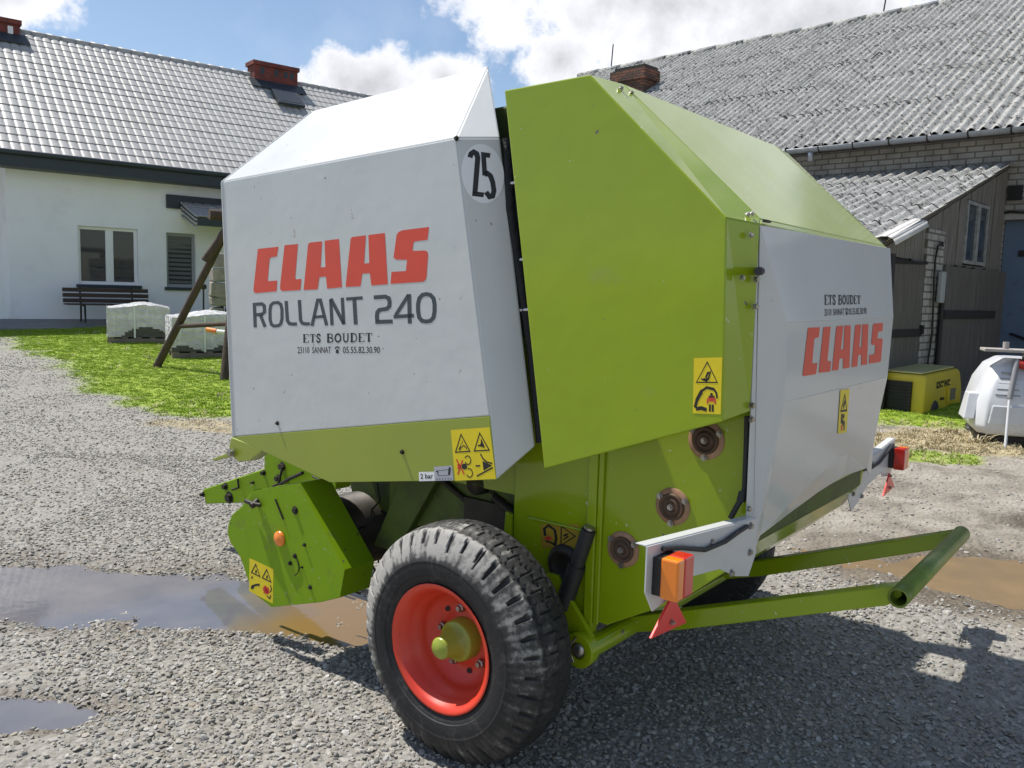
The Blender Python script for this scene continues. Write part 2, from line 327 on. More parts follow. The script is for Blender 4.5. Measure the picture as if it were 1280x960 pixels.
def ground_mat():
    m = bpy.data.materials.new('yard_ground'); m.use_nodes = True; t = m.node_tree; p = t.nodes['Principled BSDF']; L = t.links.new
    tcn = t.nodes.new('ShaderNodeTexCoord')
    def noise(sc, d=6, r=.6):
        n = t.nodes.new('ShaderNodeTexNoise'); n.inputs['Scale'].default_value = sc; n.inputs['Detail'].default_value = d; n.inputs['Roughness'].default_value = r; L(tcn.outputs['Object'], n.inputs['Vector']); return n.outputs['Fac']
    def ramp(f, pts):
        r = t.nodes.new('ShaderNodeValToRGB'); L(f, r.inputs[0]); e = r.color_ramp.elements
        while len(e) < len(pts): e.new(.5)
        for q, (po, c) in zip(e, pts): q.position = po; q.color = (*c, 1)
        return r.outputs[0]
    def mix(f, a, b):
        x = t.nodes.new('ShaderNodeMix'); x.data_type = 'RGBA'
        if isinstance(f, float): x.inputs[0].default_value = f
        else: L(f, x.inputs[0])
        for i, v in ((6, a), (7, b)):
            if isinstance(v, tuple): x.inputs[i].default_value = (*v, 1)
            else: L(v, x.inputs[i])
        return x.outputs[2]
    def att(n): a = t.nodes.new('ShaderNodeAttribute'); a.attribute_name = n; return a.outputs['Fac']
    vo = t.nodes.new('ShaderNodeTexVoronoi'); vo.inputs['Scale'].default_value = 34; L(tcn.outputs['Object'], vo.inputs['Vector'])
    vo2 = t.nodes.new('ShaderNodeTexVoronoi'); vo2.inputs['Scale'].default_value = 75; L(tcn.outputs['Object'], vo2.inputs['Vector'])
    g = ramp(vo.outputs['Color'], [(.1, (.07, .068, .06)), (.5, (.24, .233, .212)), (.9, (.46, .45, .42))])
    g2 = ramp(vo2.outputs['Color'], [(.1, (.10, .095, .085)), (.9, (.42, .41, .38))])
    g = mix(.5, g, g2); g = mix(noise(1.2), g, (.25, .235, .20))
    mudc = ramp(noise(3.5, 8, .65), [(.28, (.13, .112, .088)), (.5, (.265, .238, .195)), (.72, (.36, .335, .285))])
    grassc = ramp(noise(5, 6), [(.3, (.19, .27, .02)), (.7, (.27, .36, .03))])
    strawc = ramp(noise(9, 6), [(.3, (.24, .19, .10)), (.7, (.42, .36, .21))])
    c = mix(att('mud'), g, mudc); c = mix(att('grass'), c, grassc); c = mix(att('straw'), c, strawc)
    hs_ = t.nodes.new('ShaderNodeMix'); hs_.data_type = 'RGBA'; hs_.blend_type = 'MULTIPLY'; L(att('wet'), hs_.inputs[0]); L(c, hs_.inputs[6]); hs_.inputs[7].default_value = (.50, .45, .38, 1)
    L(hs_.outputs[2], p.inputs['Base Color'])
    rr_ = t.nodes.new('ShaderNodeMapRange'); L(att('wet'), rr_.inputs[0]); rr_.inputs[3].default_value = .95; rr_.inputs[4].default_value = .5; L(rr_.outputs[0], p.inputs['Roughness'])
    b = t.nodes.new('ShaderNodeBump'); b.inputs['Strength'].default_value = .9; b.inputs['Distance'].default_value = .012; b.invert = True; L(vo.outputs['Distance'], b.inputs['Height'])
    b2 = t.nodes.new('ShaderNodeBump'); b2.inputs['Strength'].default_value = .5; b2.inputs['Distance'].default_value = .02; L(noise(26, 6), b2.inputs['Height']); L(b.outputs[0], b2.inputs['Normal']); L(b2.outputs[0], p.inputs['Normal'])
    return m
me.materials.append(ground_mat())
gr = bpy.data.objects.new('ground', me); COL.objects.link(gr); tag(gr, 'gravel and mud farmyard', 'ground', kind='structure')

def water_mat(name, col, rough, silt_refl=None):
    m = bpy.data.materials.new(name); m.use_nodes = True; t = m.node_tree; p = t.nodes['Principled BSDF']; p.inputs['Base Color'].default_value = (*col, 1); p.inputs['Roughness'].default_value = rough; p.inputs['IOR'].default_value = 1.4; p.inputs['Specular IOR Level'].default_value = .6
    tcn = t.nodes.new('ShaderNodeTexCoord'); n = t.nodes.new('ShaderNodeTexNoise'); n.inputs['Scale'].default_value = 18; n.inputs['Detail'].default_value = 3; t.links.new(tcn.outputs['Object'], n.inputs['Vector'])
    b = t.nodes.new('ShaderNodeBump'); b.inputs['Strength'].default_value = .04; b.inputs['Distance'].default_value = .01; t.links.new(n.outputs[0], b.inputs['Height']); t.links.new(b.outputs[0], p.inputs['Normal'])
    n2 = t.nodes.new('ShaderNodeTexNoise'); n2.inputs['Scale'].default_value = 4; n2.inputs['Detail'].default_value = 5; t.links.new(tcn.outputs['Object'], n2.inputs['Vector'])
    r = t.nodes.new('ShaderNodeValToRGB'); t.links.new(n2.outputs[0], r.inputs[0]); r.color_ramp.elements[0].position = .35; r.color_ramp.elements[1].position = .7; r.color_ramp.elements[0].color = (*col, 1); r.color_ramp.elements[1].color = (col[0] * 1.35, col[1] * 1.3, col[2] * 1.2, 1); t.links.new(r.outputs[0], p.inputs['Base Color'])
    if silt_refl:      # brown bed painted in where the guard's reflection hides the sky
        sx = t.nodes.new('ShaderNodeSeparateXYZ'); t.links.new(tcn.outputs['Object'], sx.inputs[0]); ad = t.nodes.new('ShaderNodeMath'); ad.operation = 'MULTIPLY_ADD'; t.links.new(n2.outputs[0], ad.inputs[0]); ad.inputs[1].default_value = .5; t.links.new(sx.outputs[0], ad.inputs[2])
        f = t.nodes.new('ShaderNodeMapRange'); t.links.new(ad.outputs[0], f.inputs[0]); f.inputs[1].default_value = -1.12; f.inputs[2].default_value = -.75
        mxn = t.nodes.new('ShaderNodeMix'); mxn.data_type = 'RGBA'; t.links.new(f.outputs[0], mxn.inputs[0]); t.links.new(r.outputs[0], mxn.inputs[6]); mxn.inputs[7].default_value = (*silt_refl, 1); t.links.new(mxn.outputs[2], p.inputs['Base Color'])
    return m
def water(cx, cy, rx, ry, rot, m, lab, z=WATER_Z):
    mb = MB(); mb.poly([(cx + rx * cos(t) * cos(rot) - ry * sin(t) * sin(rot), cy + rx * cos(t) * sin(rot) + ry * sin(t) * cos(rot), z) for t in [2 * pi * k / 48 for k in range(48)]]); o = mb.build('puddle', m); tag(o, lab, 'puddle', kind='structure')
M_wat = water_mat('puddle_water', (.115, .115, .13), .05, (.20, .125, .045)); M_watm = water_mat('muddy_water', (.19, .135, .075), .22)
water(-2.2, 4.25, 2.2, .85, -.06, M_wat, 'wide shallow puddle on the gravel left of the baler'); water(-1.95, 2.98, .8, .33, .15, M_wat, 'small puddle among the stones at the lower left')
water(3.0, 4.34, 1.45, .80, -.48, M_watm, 'brown muddy puddle behind the bale ramp', WATER_Z + .14); water(4.35, 5.7, 1.05, .36, .1, M_watm, 'small muddy puddle near the tail of the yard', WATER_Z + .14)

# ------------------------------------------------------------------ the white house on the left
def frame_of(o, d, rz): o.location = d; o.rotation_euler = (0, 0, rz)
hdir = Vector((sin(radians(51)), cos(radians(51)), 0)); hnrm = Vector((hdir.y, -hdir.x, 0))
_d = ray(135, 320); Hw = CAM + _d * (21 / _d.y); HO = Vector((Hw.x, Hw.y, 0)); HRZ = atan2(hdir.y, hdir.x)
HM = Matrix.Translation(HO) @ Matrix.Rotation(HRZ, 4, 'Z'); HMi = HM.inverted()
# house frame: x along the front (to the right, away), y into the house, z up
def HX(px, py, y=0.0): return HMi @ px_plane(px, py, HM @ Vector((0, y, 0)), hnrm)
house = empty('farmhouse', HO, HRZ, label='white rendered farmhouse with a dark grey tiled roof behind the lawn', cat='house')
M_render = mat('white_render', (.88, .885, .92), .9, var=(.84, .845, .88), vscale=1.2, dirt=(.70, .70, .71), dscale=1.3, dthr=(.52, .85), bump=.15, bscale=120)
M_anth = mat('anthracite_board', (.025, .036, .045), .5, var=(.03, .042, .052), vscale=5)
M_plinth = mat('grey_plinth', (.16, .155, .15), .9, var=(.12, .118, .115), vscale=6)
M_tile = mat('dark_glazed_roof_tile', (.36, .355, .34), .5, var=(.44, .435, .42), vscale=3.5, dirt=(.27, .26, .235), dscale=9, dthr=(.55, .8), spec=.35)
M_frame = mat('white_window_frame', (.80, .80, .80), .4)
M_gframe = mat('grey_window_frame', (.30, .31, .32), .5)
M_glass = mat('dark_window_glass', (.05, .052, .056), .04, spec=.5)
M_blind = mat('grey_striped_blind', (.12, .125, .13), .5)
M_hbrick = brick_mat('red_chimney_brick', (.28, .055, .04), (.20, .045, .038), (.10, .07, .06), .25, .075, .010, 'BOX')
def wall_holes(mb, x0, x1, z0, z1, y0, y1, holes):
    xs_ = sorted({x0, x1, *[h[0] for h in holes], *[h[1] for h in holes]}); zs_ = sorted({z0, z1, *[h[2] for h in holes], *[h[3] for h in holes]})
    inh = lambda x, z: any(h[0] < x < h[1] and h[2] < z < h[3] for h in holes)
    for y in (y0, y1):
        for i in range(len(xs_) - 1):
            for j in range(len(zs_) - 1):
                if not inh((xs_[i] + xs_[i + 1]) / 2, (zs_[j] + zs_[j + 1]) / 2):
                    q = [(xs_[i], y, zs_[j]), (xs_[i + 1], y, zs_[j]), (xs_[i + 1], y, zs_[j + 1]), (xs_[i], y, zs_[j + 1])]; mb.poly(q if y == y0 else q[::-1])
    for h in holes:
        a, b, c, d = h
        mb.poly([(a, y0, c), (a, y0, d), (a, y1, d), (a, y1, c)][::-1]); mb.poly([(b, y0, c), (b, y0, d), (b, y1, d), (b, y1, c)]); mb.poly([(a, y0, d), (b, y0, d), (b, y1, d), (a, y1, d)][::-1]); mb.poly([(a, y0, c), (b, y0, c), (b, y1, c), (a, y1, c)])
    mb.poly([(x0, y0, z0), (x0, y1, z0), (x0, y1, z1), (x0, y0, z1)][::-1]); mb.poly([(x1, y0, z0), (x1, y1, z0), (x1, y1, z1), (x1, y0, z1)]); mb.poly([(x0, y0, z1), (x1, y0, z1), (x1, y1, z1), (x0, y1, z1)])
w1 = (-.665, .705, 1.465, 2.86); w2 = (1.39, 2.135, 1.45, 2.83)
mb = MB(); wall_holes(mb, -2.13, 9.2, .62, 4.3, 0, .35, [w1, w2])
mb.box((-2.13, .352, .3), (-1.78, 7.4, 4.3)); mb.box((8.85, .352, .3), (9.2, 7.4, 4.3)); mb.box((-1.78, 7.05, .3), (8.85, 7.4, 4.3)); mb.prism([(-2.1, .2, 4.31), (-2.1, 7.2, 4.31), (-2.1, 3.7, 7.3)], (.3, 0, 0)); mb.prism([(8.9, .2, 4.31), (8.9, 7.2, 4.31), (8.9, 3.7, 7.3)], (.25, 0, 0))
mb.build('wall', M_render, house)
mb = MB(); mb.box((-2.1, .02, .2), (9.2, .3, .62)); mb.build('plinth', M_plinth, house)
mb = MB(); mb.box((-1.75, .5, .5), (8.8, 6.9, .55)); mb.box((-1.75, 2.0, .55), (8.8, 2.1, 4.2)); mb.build('inner_room', mat('dark_interior', (.04, .038, .035), .9), house)
def window(w, fm, mull, blind=False):
    a, b, c, d = w; y0 = .10; t = .075
    mb = MB(); mb.box((a, y0, c), (a + t, y0 + .07, d)); mb.box((b - t, y0, c), (b, y0 + .07, d)); mb.box((a + t, y0, d - t), (b - t, y0 + .07, d)); mb.box((a + t, y0, c), (b - t, y0 + .07, c + t))
    if mull: m_ = (a + b) / 2 + .02; mb.box((m_ - .07, y0 - .012, c + t), (m_ + .07, y0 + .075, d - t)); mb.box((m_ + .07, y0 - .006, c + t), (m_ + .11, y0 + .06, d - t))
    f = mb.build('window', fm, house, bevel=.006)
    mb = MB(); mb.box((a + t, y0 + .03, c + t), (b - t, y0 + .045, d - t)); mb.build('pane', M_glass, f)
    mb = MB(); mb.box((a - .06, -.07, c - .085), (b + .06, .12, c - .004)); mb.build('sill', M_anth, f, bevel=.008)
    if blind:
        mb = MB(); n_ = 11
        for k in range(n_): z = c + t + (d - c - 2 * t) * (k + .5) / n_; mb.box((a + t + .01, y0 + .024, z - .032), (b - t - .01, y0 + .028, z + .032))
        mb.build('striped_blind', M_blind, f)
    else:
        mb = MB(); mb.box((a + .82, .19, c + .55), (b - .1, .20, d - .1)); mb.build('curtain', mat('pale_curtain', (.5, .5, .48), .9), f)
window(w1, M_frame, True); window(w2, M_gframe, False, True)
# tiled roof: every tile is stepped geometry in one covering
def tiled(x0, x1, tw, run, rise, ov, th, name, parent, origin=(0, 0, 0), sub=8):
    L_ = sqrt(run * run + rise * rise); nr = max(1, int(round(L_ / .32))); st = L_ / nr; u = Vector((0, run / L_, rise / L_)); nrm = Vector((0, -rise / L_, run / L_)); nc = int((x1 - x0) / tw); mb = MB()
    cols = nc * sub + 1
    for r in range(nr):
        bands = [[(-.0, -.004), (-.0, .016)], [(-.0, .016), (.5, .010), (1.0, .002)]]
        for bi, rows in enumerate(bands):
            i0 = len(mb.v); rj = random.uniform(-.003, .003)
            for (f, hgt) in rows:
                for c in range(cols):
                    wv = 1 - abs(2 * ((c / sub) % 1) - 1) ** 3.2
                    p = Vector(origin) + Vector((x0 + c * tw / sub, 0, 0)) + u * (st * (r + f) - .03 * wv * (f == 0)) + nrm * (hgt + .026 * wv + rj)
                    mb.v.append(tuple(p))
            for a in range(len(rows) - 1):
                for c in range(cols - 1):
                    q = i0 + a * cols + c; mb.f.append((q, q + 1, q + cols + 1, q + cols)); mb.mi.append(0); mb.sm.append(bi > 0)
    return mb.build(name, M_tile, parent)
PIT = radians(40); OV = .55; RUN = 4.3; RIS = RUN * tan(PIT); EZ = 4.40
roof = tiled(-7.0, 9.5, .205, RUN, RIS, OV, 0, 'roof', house, (0, -OV, EZ))
mb = MB(); mb.prism([(-7, -OV + .02, EZ - .09), (-7, -OV + RUN, EZ + RIS - .09), (-7, -OV + RUN, EZ + RIS - .03), (-7, -OV + .02, EZ - .03)], (16.5, 0, 0)); mb.prism([(-7, -OV + RUN, EZ + RIS - .09), (-7, -OV + RUN * 2, EZ - .09), (-7, -OV + RUN * 2, EZ - .03), (-7, -OV + RUN, EZ + RIS - .03)], (16.5, 0, 0)); mb.build('roof_deck', M_anth, house)
mb = MB()
for k in range(46): mb.lathe([(0, .001), (0, .105), (.36, .085), (.36, .001)], (-7 + k * .36, -OV + RUN, EZ + RIS - .01), (1, 0, 0), 12)
mb.build('ridge_cap', M_tile, house)
mb = MB(); mb.box((-7, -OV - .02, EZ - .36), (9.5, -OV + .01, EZ - .03)); mb.box((-7, -OV + .011, EZ - .36), (9.5, -.003, EZ - .33)); mb.build('fascia', M_anth, house, bevel=.01)
mb = MB(); mb.tube([(-7, -OV - .07, EZ - .05), (9.5, -OV - .07, EZ - .05)], .06, 12); mb.build('gutter', M_anth, house)
for (pl, pr, ptop, pb, nm_) in ((318, 372, 78, 112, 0), (-35, 24, 18, 44, 1)):
    yy = -OV + RUN - .35
    a = HX(pl, ptop, yy); b = HX(pr, ptop + 6, yy); zt_ = (a.z + b.z) / 2
    mb = MB(); mb.box((a.x, yy, EZ + RIS - .9), (b.x, yy + .55, zt_ - .10)); mb.box((a.x - .05, yy - .05, zt_ - .10), (b.x + .05, yy + .60, zt_ + .02)); ch_ = mb.build('chimney', M_hbrick, house)
    for f in ((.18, .5, .72, .86) if nm_ == 0 else (.8,)): 
        mb = MB(); xx = a.x + (b.x - a.x) * f; mb.box((xx - .06, yy - .008, zt_ - .36), (xx + .06, yy + .01, zt_ - .16)); mb.build('vent', M_anth if nm_ == 0 else M_frame, ch_)
    mb = MB(); k_ = tan(PIT); mb.prism([(a.x - .18, yy - .30, EZ + (yy - .30 + OV) * k_ + .10), (b.x + .18, yy - .30, EZ + (yy - .30 + OV) * k_ + .10), (b.x + .18, yy + .02, EZ + (yy + .02 + OV) * k_ + .11), (a.x - .18, yy + .02, EZ + (yy + .02 + OV) * k_ + .11)], (0, 0, .02)); mb.build('flashing', M_anth, ch_)
# roof hatch under the right chimney
yy = -OV + RUN - 1.25; a = HX(350, 124, yy); k_ = tan(PIT)
def rp(x, y, o=0): return Vector((x, y, EZ + (y + OV) * k_)) + Vector((0, -sin(PIT), cos(PIT))) * o
mb = MB(); mb.prism([rp(a.x - .1, yy - .05, .10), rp(a.x + .75, yy - .05, .10), rp(a.x + .75, yy + .55, .10), rp(a.x - .1, yy + .55, .10)], Vector((0, -sin(PIT), cos(PIT))) * .08); ht = mb.build('roof_hatch', M_anth, house)
mb = MB(); mb.poly([rp(a.x, yy + .02, .185), rp(a.x + .65, yy + .02, .185), rp(a.x + .65, yy + .48, .185), rp(a.x, yy + .48, .185)]); mb.build('pane', mat('hatch_glass', (.05, .055, .06), .25), ht)
# entrance canopy
c0 = HX(207, 243).x; cz1 = 3.78; cz0 = 3.44
mb = MB(); mb.box((c0, -.10, cz0), (5.2, -.003, cz1)); mb.box((1.8, -1.22, 2.98), (5.2, -1.19, 3.16)); mb.build('canopy_board', M_anth, house, bevel=.01)
mb = MB()
for k in range(4): mb.prism([(1.72 + .001 * k, -.12, 3.62 - .11 * k), (1.72 + .001 * k, -1.2, 3.24 - .095 * k), (1.72 + .001 * k, -1.2, 3.20 - .095 * k), (1.72 + .001 * k, -.12, 3.575 - .11 * k)], (.05 + .0 * k, 0, 0))
mb.build('canopy_verge', mat('pale_verge_trim', (.42, .42, .41), .5), house)
mb = MB(); mb.prism([(1.78, -.12, 3.56), (1.78, -1.19, 3.19), (1.78, -1.19, 2.98), (1.78, -.12, 3.30)], (3.4, 0, 0)); mb.build('canopy_soffit', M_plinth, house)
tiled(1.75, 5.2, .27, 1.1, .40, 0, 0, 'canopy_roof', house, (0, -1.22, 3.19))

# paved strip before the house
mb = MB(); mb.prism([HM @ Vector(p) for p in [(-7, -1.15, .46), (9.2, -1.15, .46), (9.2, .015, .62), (-7, .015, .62)]], (0, 0, -.3)); pv_ = mb.build('path', mat('grey_paving', (.27, .265, .25), .9, var=(.22, .215, .2), vscale=4, bump=.3, bscale=40)); tag(pv_, 'paved strip along the house front', 'path', kind='structure')

# bench by the window
bx0, bx1 = HX(80, 362, -.75).x, HX(188, 362, -.75).x
bench = empty('garden_bench', HM @ Vector((0, -.62, .585)), HRZ, label='dark brown slatted garden bench standing under the left window of the white house', cat='bench')
M_benchw = mat('dark_brown_stained_wood', (.035, .020, .017), .5, var=(.05, .03, .025), vscale=9, stretch=(.3, 3, 3))
for k in range(3): mb = MB(); z = .45 + .125 * k; mb.box((bx0, .02 + .02 * k, z), (bx1, .045 + .02 * k, z + .095)); mb.build('backrest_slat', M_benchw, bench, bevel=.008)
for k in range(3): mb = MB(); mb.box((bx0, -.42 + .145 * k, .40), (bx1, -.30 + .145 * k, .435)); mb.build('seat_slat', M_benchw, bench, bevel=.006)
for x in (bx0 + .38, bx1 - .38):
    mb = MB(); mb.tube([(x, -.40, 0), (x, -.38, .385), (x, .03, .39), (x, .10, .80)], .022, 8); mb.tube([(x, .02, .385), (x, .04, 0)], .022, 8); mb.build('leg', M_darkiron, bench)

# ---- shrink-wrapped pallets of paving blocks
M_wrap = mat('crinkled_clear_wrap', (.63, .59, .64), .25, var=(.50, .47, .51), vscale=3, dirt=(.82, .79, .83), dscale=5, dthr=(.5, .7), bump=.7, bscale=14, coat=.4)
M_wrapt = mat('crinkled_wrap_top', (.66, .67, .67), .25, var=(.5, .5, .5), vscale=4, bump=.8, bscale=9, coat=.4)
M_pblock = mat('dark_paving_blocks', (.075, .068, .06), .8, var=(.13, .12, .105), vscale=12)
M_pwood = mat('weathered_pallet_wood', (.26, .22, .17), .9, var=(.18, .15, .12), vscale=6)
M_strap = mat('white_strapping', (.75, .75, .74), .4)
def pallet(px, py, rz, w, d, h, lab, dep):
    g = px_ground(px, py, zg_) if False else None
    dd = ray(px, py); q = CAM + dd * (dep / dd.y); gz = float(zt(np.array([q.x]), np.array([q.y]))[0])
    r = empty('paver_pallet', (q.x, q.y, gz), rz, label=lab, cat='pallet', group='wrapped pallets on the lawn')
    mb = MB()
    for k in range(5): mb.box((.02 + (w - .14) * k / 4, 0, .09), (.12 + (w - .14) * k / 4, d, .115))
    for k in range(3): mb.box((0, (d - .1) * k / 2, .0), (w, .1 + (d - .1) * k / 2, .088))
    mb.build('pallet_base', M_pwood, r)
    mb = MB(); nw, nh_ = 14, 8
    def bag(face):
        for i in range(nw):
            for j in range(nh_): pass
    rr = random.Random(int(px))
    # wrapped block: gridded box with crinkles
    bm = bmesh.new(); bmesh.ops.create_cube(bm, size=1); bmesh.ops.subdivide_edges(bm, edges=bm.edges, cuts=17, use_grid_fill=True)
    for v in bm.verts:
        x, y, z = v.co; sx = x * w; sy = y * d; n_ = rr.uniform(-.008, .008)
        v.co = Vector((sx + w / 2 + (n_ if abs(x) > .49 else 0), sy + d / 2 + (n_ if abs(y) > .49 else 0), .118 + (z + .5) * (h - .118) + (rr.uniform(-.012, .014) + .03 * sin(5 * sx + 1) + .05 * (1 - (2 * x) ** 2) * (1 - (2 * y) ** 2) if z > .49 else 0)))
    me_ = bpy.data.meshes.new('wrapped_load'); bm.to_mesh(me_); bm.free(); me_.materials.append(M_wrap); me_.materials.append(M_wrapt); me_.materials.append(M_pblock)
    for p_ in me_.polygons:
        c = p_.center
        if p_.normal.z > .6: p_.material_index = 1
        elif c.z < .118 + (.20 * (1 - ((c.x - w * .62) / (w * .42)) ** 2) if px < 180 else .06 + .05 * sin(c.x * 9)): p_.material_index = 2
        p_.use_smooth = False
    o = bpy.data.objects.new('wrapped_load', me_); COL.objects.link(o); o.parent = r
    for xx in (w * .42, ) : mb = MB(); mb.box((xx, -.014, .10), (xx + .035, -.010, h + .012)); mb.box((xx, -.014, h + .016), (xx + .035, d + .012, h + .021)); mb.build('strap', M_strap, r)
    mb = MB(); mb.box((-.014, d * .45, .10), (-.010, d * .45 + .035, h + .012)); mb.build('strap', M_strap, r)
    return r
p1 = pallet(215, 440, radians(28), 1.25, 1.0, .74, 'shrink-wrapped pallet of paving blocks standing closest to the gravel, behind the slanting log', 14.6)
p2 = pallet(134, 431, radians(24), 1.15, 1.0, .72, 'shrink-wrapped pallet of paving blocks beside the bench, dark blocks showing at its foot', 16.6)
# ---- log swing frame
M_log = mat('dark_weathered_log', (.085, .058, .042), .85, var=(.05, .034, .026), vscale=6, stretch=(3, 3, .5), bump=.5, bscale=20)
def at_depth(px, py, y): d = ray(px, py); return CAM + d * (y / d.y)
f1 = at_depth(195, 455, 13.4); f2 = at_depth(280, 476, 12.2); ap = at_depth(292, 270, 12.9); 
f1.z = float(zt(np.array([f1.x]), np.array([f1.y]))[0]) - .02; f2.z = float(zt(np.array([f2.x]), np.array([f2.y]))[0]) - .02
sw = empty('log_swing_frame', (f1 + f2) / 2, 0, label='dark log frame of a garden swing standing on the lawn beside the baler', cat='swing frame')
so = Vector(sw.location); J = lambda p: p - so
def logp(n_, a, b, r, r2=None, k=3):
    mb = MB(); pts = [a.lerp(b, i / k) + Vector((random.uniform(-.012, .012), random.uniform(-.012, .012), 0)) * (0 < i < k) for i in range(k + 1)]; mb.tube([J(p) for p in pts], r, 12, r2=r2 or r); return mb.build(n_, M_log, sw)
tdir = (ap - f1).normalized()
logp('leg', f1, ap + tdir * .25, .062, .055); logp('leg', f2, ap + (ap - f2).normalized() * .2 + Vector((.1, .1, 0)), .062, .055)
ex_ = at_depth(256, 326, 12.75); logp('brace', ex_, at_depth(300, 262, 12.75), .062, .06)
far = Vector((2.6, 1.6, 0)); logp('ridge_pole', ap + Vector((-.3, -.18, 0)), ap + far, .08)
logp('leg', f1 + far, ap + far, .085); logp('leg', f2 + far, ap + far, .085)
ca = at_depth(222, 408, 13.25); cb = at_depth(300, 404, 12.5); logp('crossbar', ca, cb, .036, .034)
mb = MB(); q = at_depth(262, 413, 12.7); mb.tube([J(q), J(at_depth(300, 417, 12.4))], .028, 10); mb.build('swing_handle', M_strap, sw)
mb = MB(); mb.tube([J(at_depth(259, 412, 12.72)), J(at_depth(271, 414, 12.62))], .036, 12); mb.build('coloured_grip', mat('yellow_red_plastic', (.75, .35, .02), .4, var=(.7, .08, .03), vscale=20), sw)
# ---- rubble stone pier and lamp post between house and baler
M_rstone = mat('pale_limestone', (.34, .31, .26), .9, var=(.22, .20, .17), vscale=5, dirt=(.12, .115, .10), dscale=4, dthr=(.52, .7), bump=.6, bscale=18)
q = at_depth(265, 390, 17.5); gz = float(zt(np.array([q.x]), np.array([q.y]))[0]); pier = empty('stone_pier', (q.x, q.y, gz), HRZ * .6, label='rough rubble stone pier behind the log swing frame, partly hidden by the baler', cat='stone pier')
mb = MB(); rr = random.Random(5); z = -.05
while z < 1.55:
    hh = rr.uniform(.20, .34); x = -.02 + rr.uniform(-.04, .04)
    while x < 1.5:
        w_ = rr.uniform(.28, .5); j = lambda: rr.uniform(-.022, .022)
        y0 = rr.uniform(-.03, .03)
        c = [Vector((x + j(), y0 + j(), z + j())), Vector((x + w_ - .02 + j(), y0 + j(), z + j())), Vector((x + w_ - .02 + j(), .6, z + j())), Vector((x + j(), .6, z + j()))]; t_ = [p + Vector((j(), j() * .6, hh - .02 + j())) for p in c]
        mb.raw(c + t_, [(0, 3, 2, 1), (4, 5, 6, 7), (0, 1, 5, 4), (1, 2, 6, 5), (2, 3, 7, 6), (3, 0, 4, 7)]); x += w_
    z += hh
mb.build('stonework', M_rstone, pier, bevel=.03)
mb = MB()
for k in range(60): 
    x, y = rr.uniform(.0, 1.4), rr.uniform(0, .6); mb.lathe([(-.05, .001), (-.03, .05), (.02, .06), (.05, .03), (.06, .001)], (x, y, 1.62 + rr.uniform(0, .25) * (1 - abs(x - .7))), (rr.uniform(-.5, .5), rr.uniform(-.5, .5), 1), 6, 0, False)
mb.build('loose_rubble', M_rstone, pier)
q = at_depth(254.5, 388, 17.2); gz = float(zt(np.array([q.x]), np.array([q.y]))[0]); lp = empty('garden_lamp', (q.x, q.y, gz), 0, label='thin black garden lamp post beside the stone pier', cat='lamp post')
mb = MB(); mb.tube([(0, 0, -.05), (.0, 0, 1.12)], .018, 8); mb.build('post', M_darkiron, lp)
mb = MB(); mb.lathe([(1.08, .02), (1.10, .06), (1.15, .065), (1.19, .03), (1.20, .001)], (0, 0, 0), (0, 0, 1), 14); mb.build('lamp_head', M_darkiron, lp)

# ------------------------------------------------------------------ the old barn with its lean-to on the right
ba = Vector((-sin(radians(46)), cos(radians(46)), 0)); bn = Vector((-cos(radians(46)), -sin(radians(46)), 0))
_d = ray(1262, 203); Pw = CAM + _d * (14 / _d.y); BAO = Vector((Pw.x, Pw.y, 0)); BAR = atan2(ba.y, ba.x)
# barn frame: x along the wall (to the left, away), y OUT of the wall towards the yard, z up
BM = Matrix.Translation(BAO) @ Matrix.Rotation(BAR, 4, 'Z'); BMi = BM.inverted()
def BX(px, py, y=0.0): return BMi @ px_plane(px, py, BM @ Vector((0, y, 0)), bn)
def BPx(px, py, x=0.0): return BMi @ px_plane(px, py, BM @ Vector((x, 0, 0)), ba)
barn = empty('barn', BAO, BAR, label='long whitish brick barn under a weathered corrugated asbestos roof', cat='barn')
M_silica = brick_mat('whitish_silicate_brick', (.40, .385, .36), (.33, .315, .29), (.17, .155, .135), .262, .098, .012, 'XZ', bump=.8)
M_silicap = brick_mat('whitish_silicate_brick_pier', (.42, .405, .38), (.36, .345, .32), (.16, .145, .125), .262, .098, .012, 'YZ', bump=.8)
def asb_mat():
    m = mat('weathered_asbestos_sheet', (.45, .45, .43), .9, var=(.27, .27, .255), vscale=2.2, dirt=(.045, .042, .038), dscale=11, dthr=(.53, .60), specks=[(30, .64, .68, (.5, .49, .46)), (38, .62, .66, (.05, .048, .042))], bump=.5, bscale=50); return m
M_asb = asb_mat()
M_zinc = mat('galvanised_gutter', (.36, .38, .41), .42, metal=.6, var=(.26, .28, .30), vscale=4, dirt=(.14, .12, .10), dscale=5, dthr=(.6, .8))
M_plank = mat('weathered_grey_planks', (.235, .215, .19), .9, var=(.11, .10, .09), vscale=5, stretch=(9, 9, .6), dirt=(.31, .30, .28), dscale=3, dthr=(.55, .8), bump=.4, bscale=12)
M_plank2 = mat('dark_weathered_planks', (.14, .127, .112), .9, var=(.065, .058, .052), vscale=5, stretch=(8, 8, .6), dirt=(.22, .21, .19), dscale=2.5, dthr=(.5, .8), bump=.4, bscale=12)
M_bluedoor = mat('dull_blue_steel_door', (.115, .165, .245), .55, var=(.095, .14, .21), vscale=3, dirt=(.06, .065, .08), dscale=4, dthr=(.58, .8))
M_black2 = mat('black_iron_box', (.012, .010, .010), .6)
mb = MB(); dz1 = BX(1250, 275).z; dx = BX(1251, 300).x
wall_holes(mb, -6, 26, -.2, 4.35, 0, -.4, [(-3.4, dx, 0.05, dz1)]); wb = mb.build('wall', M_silica, barn)
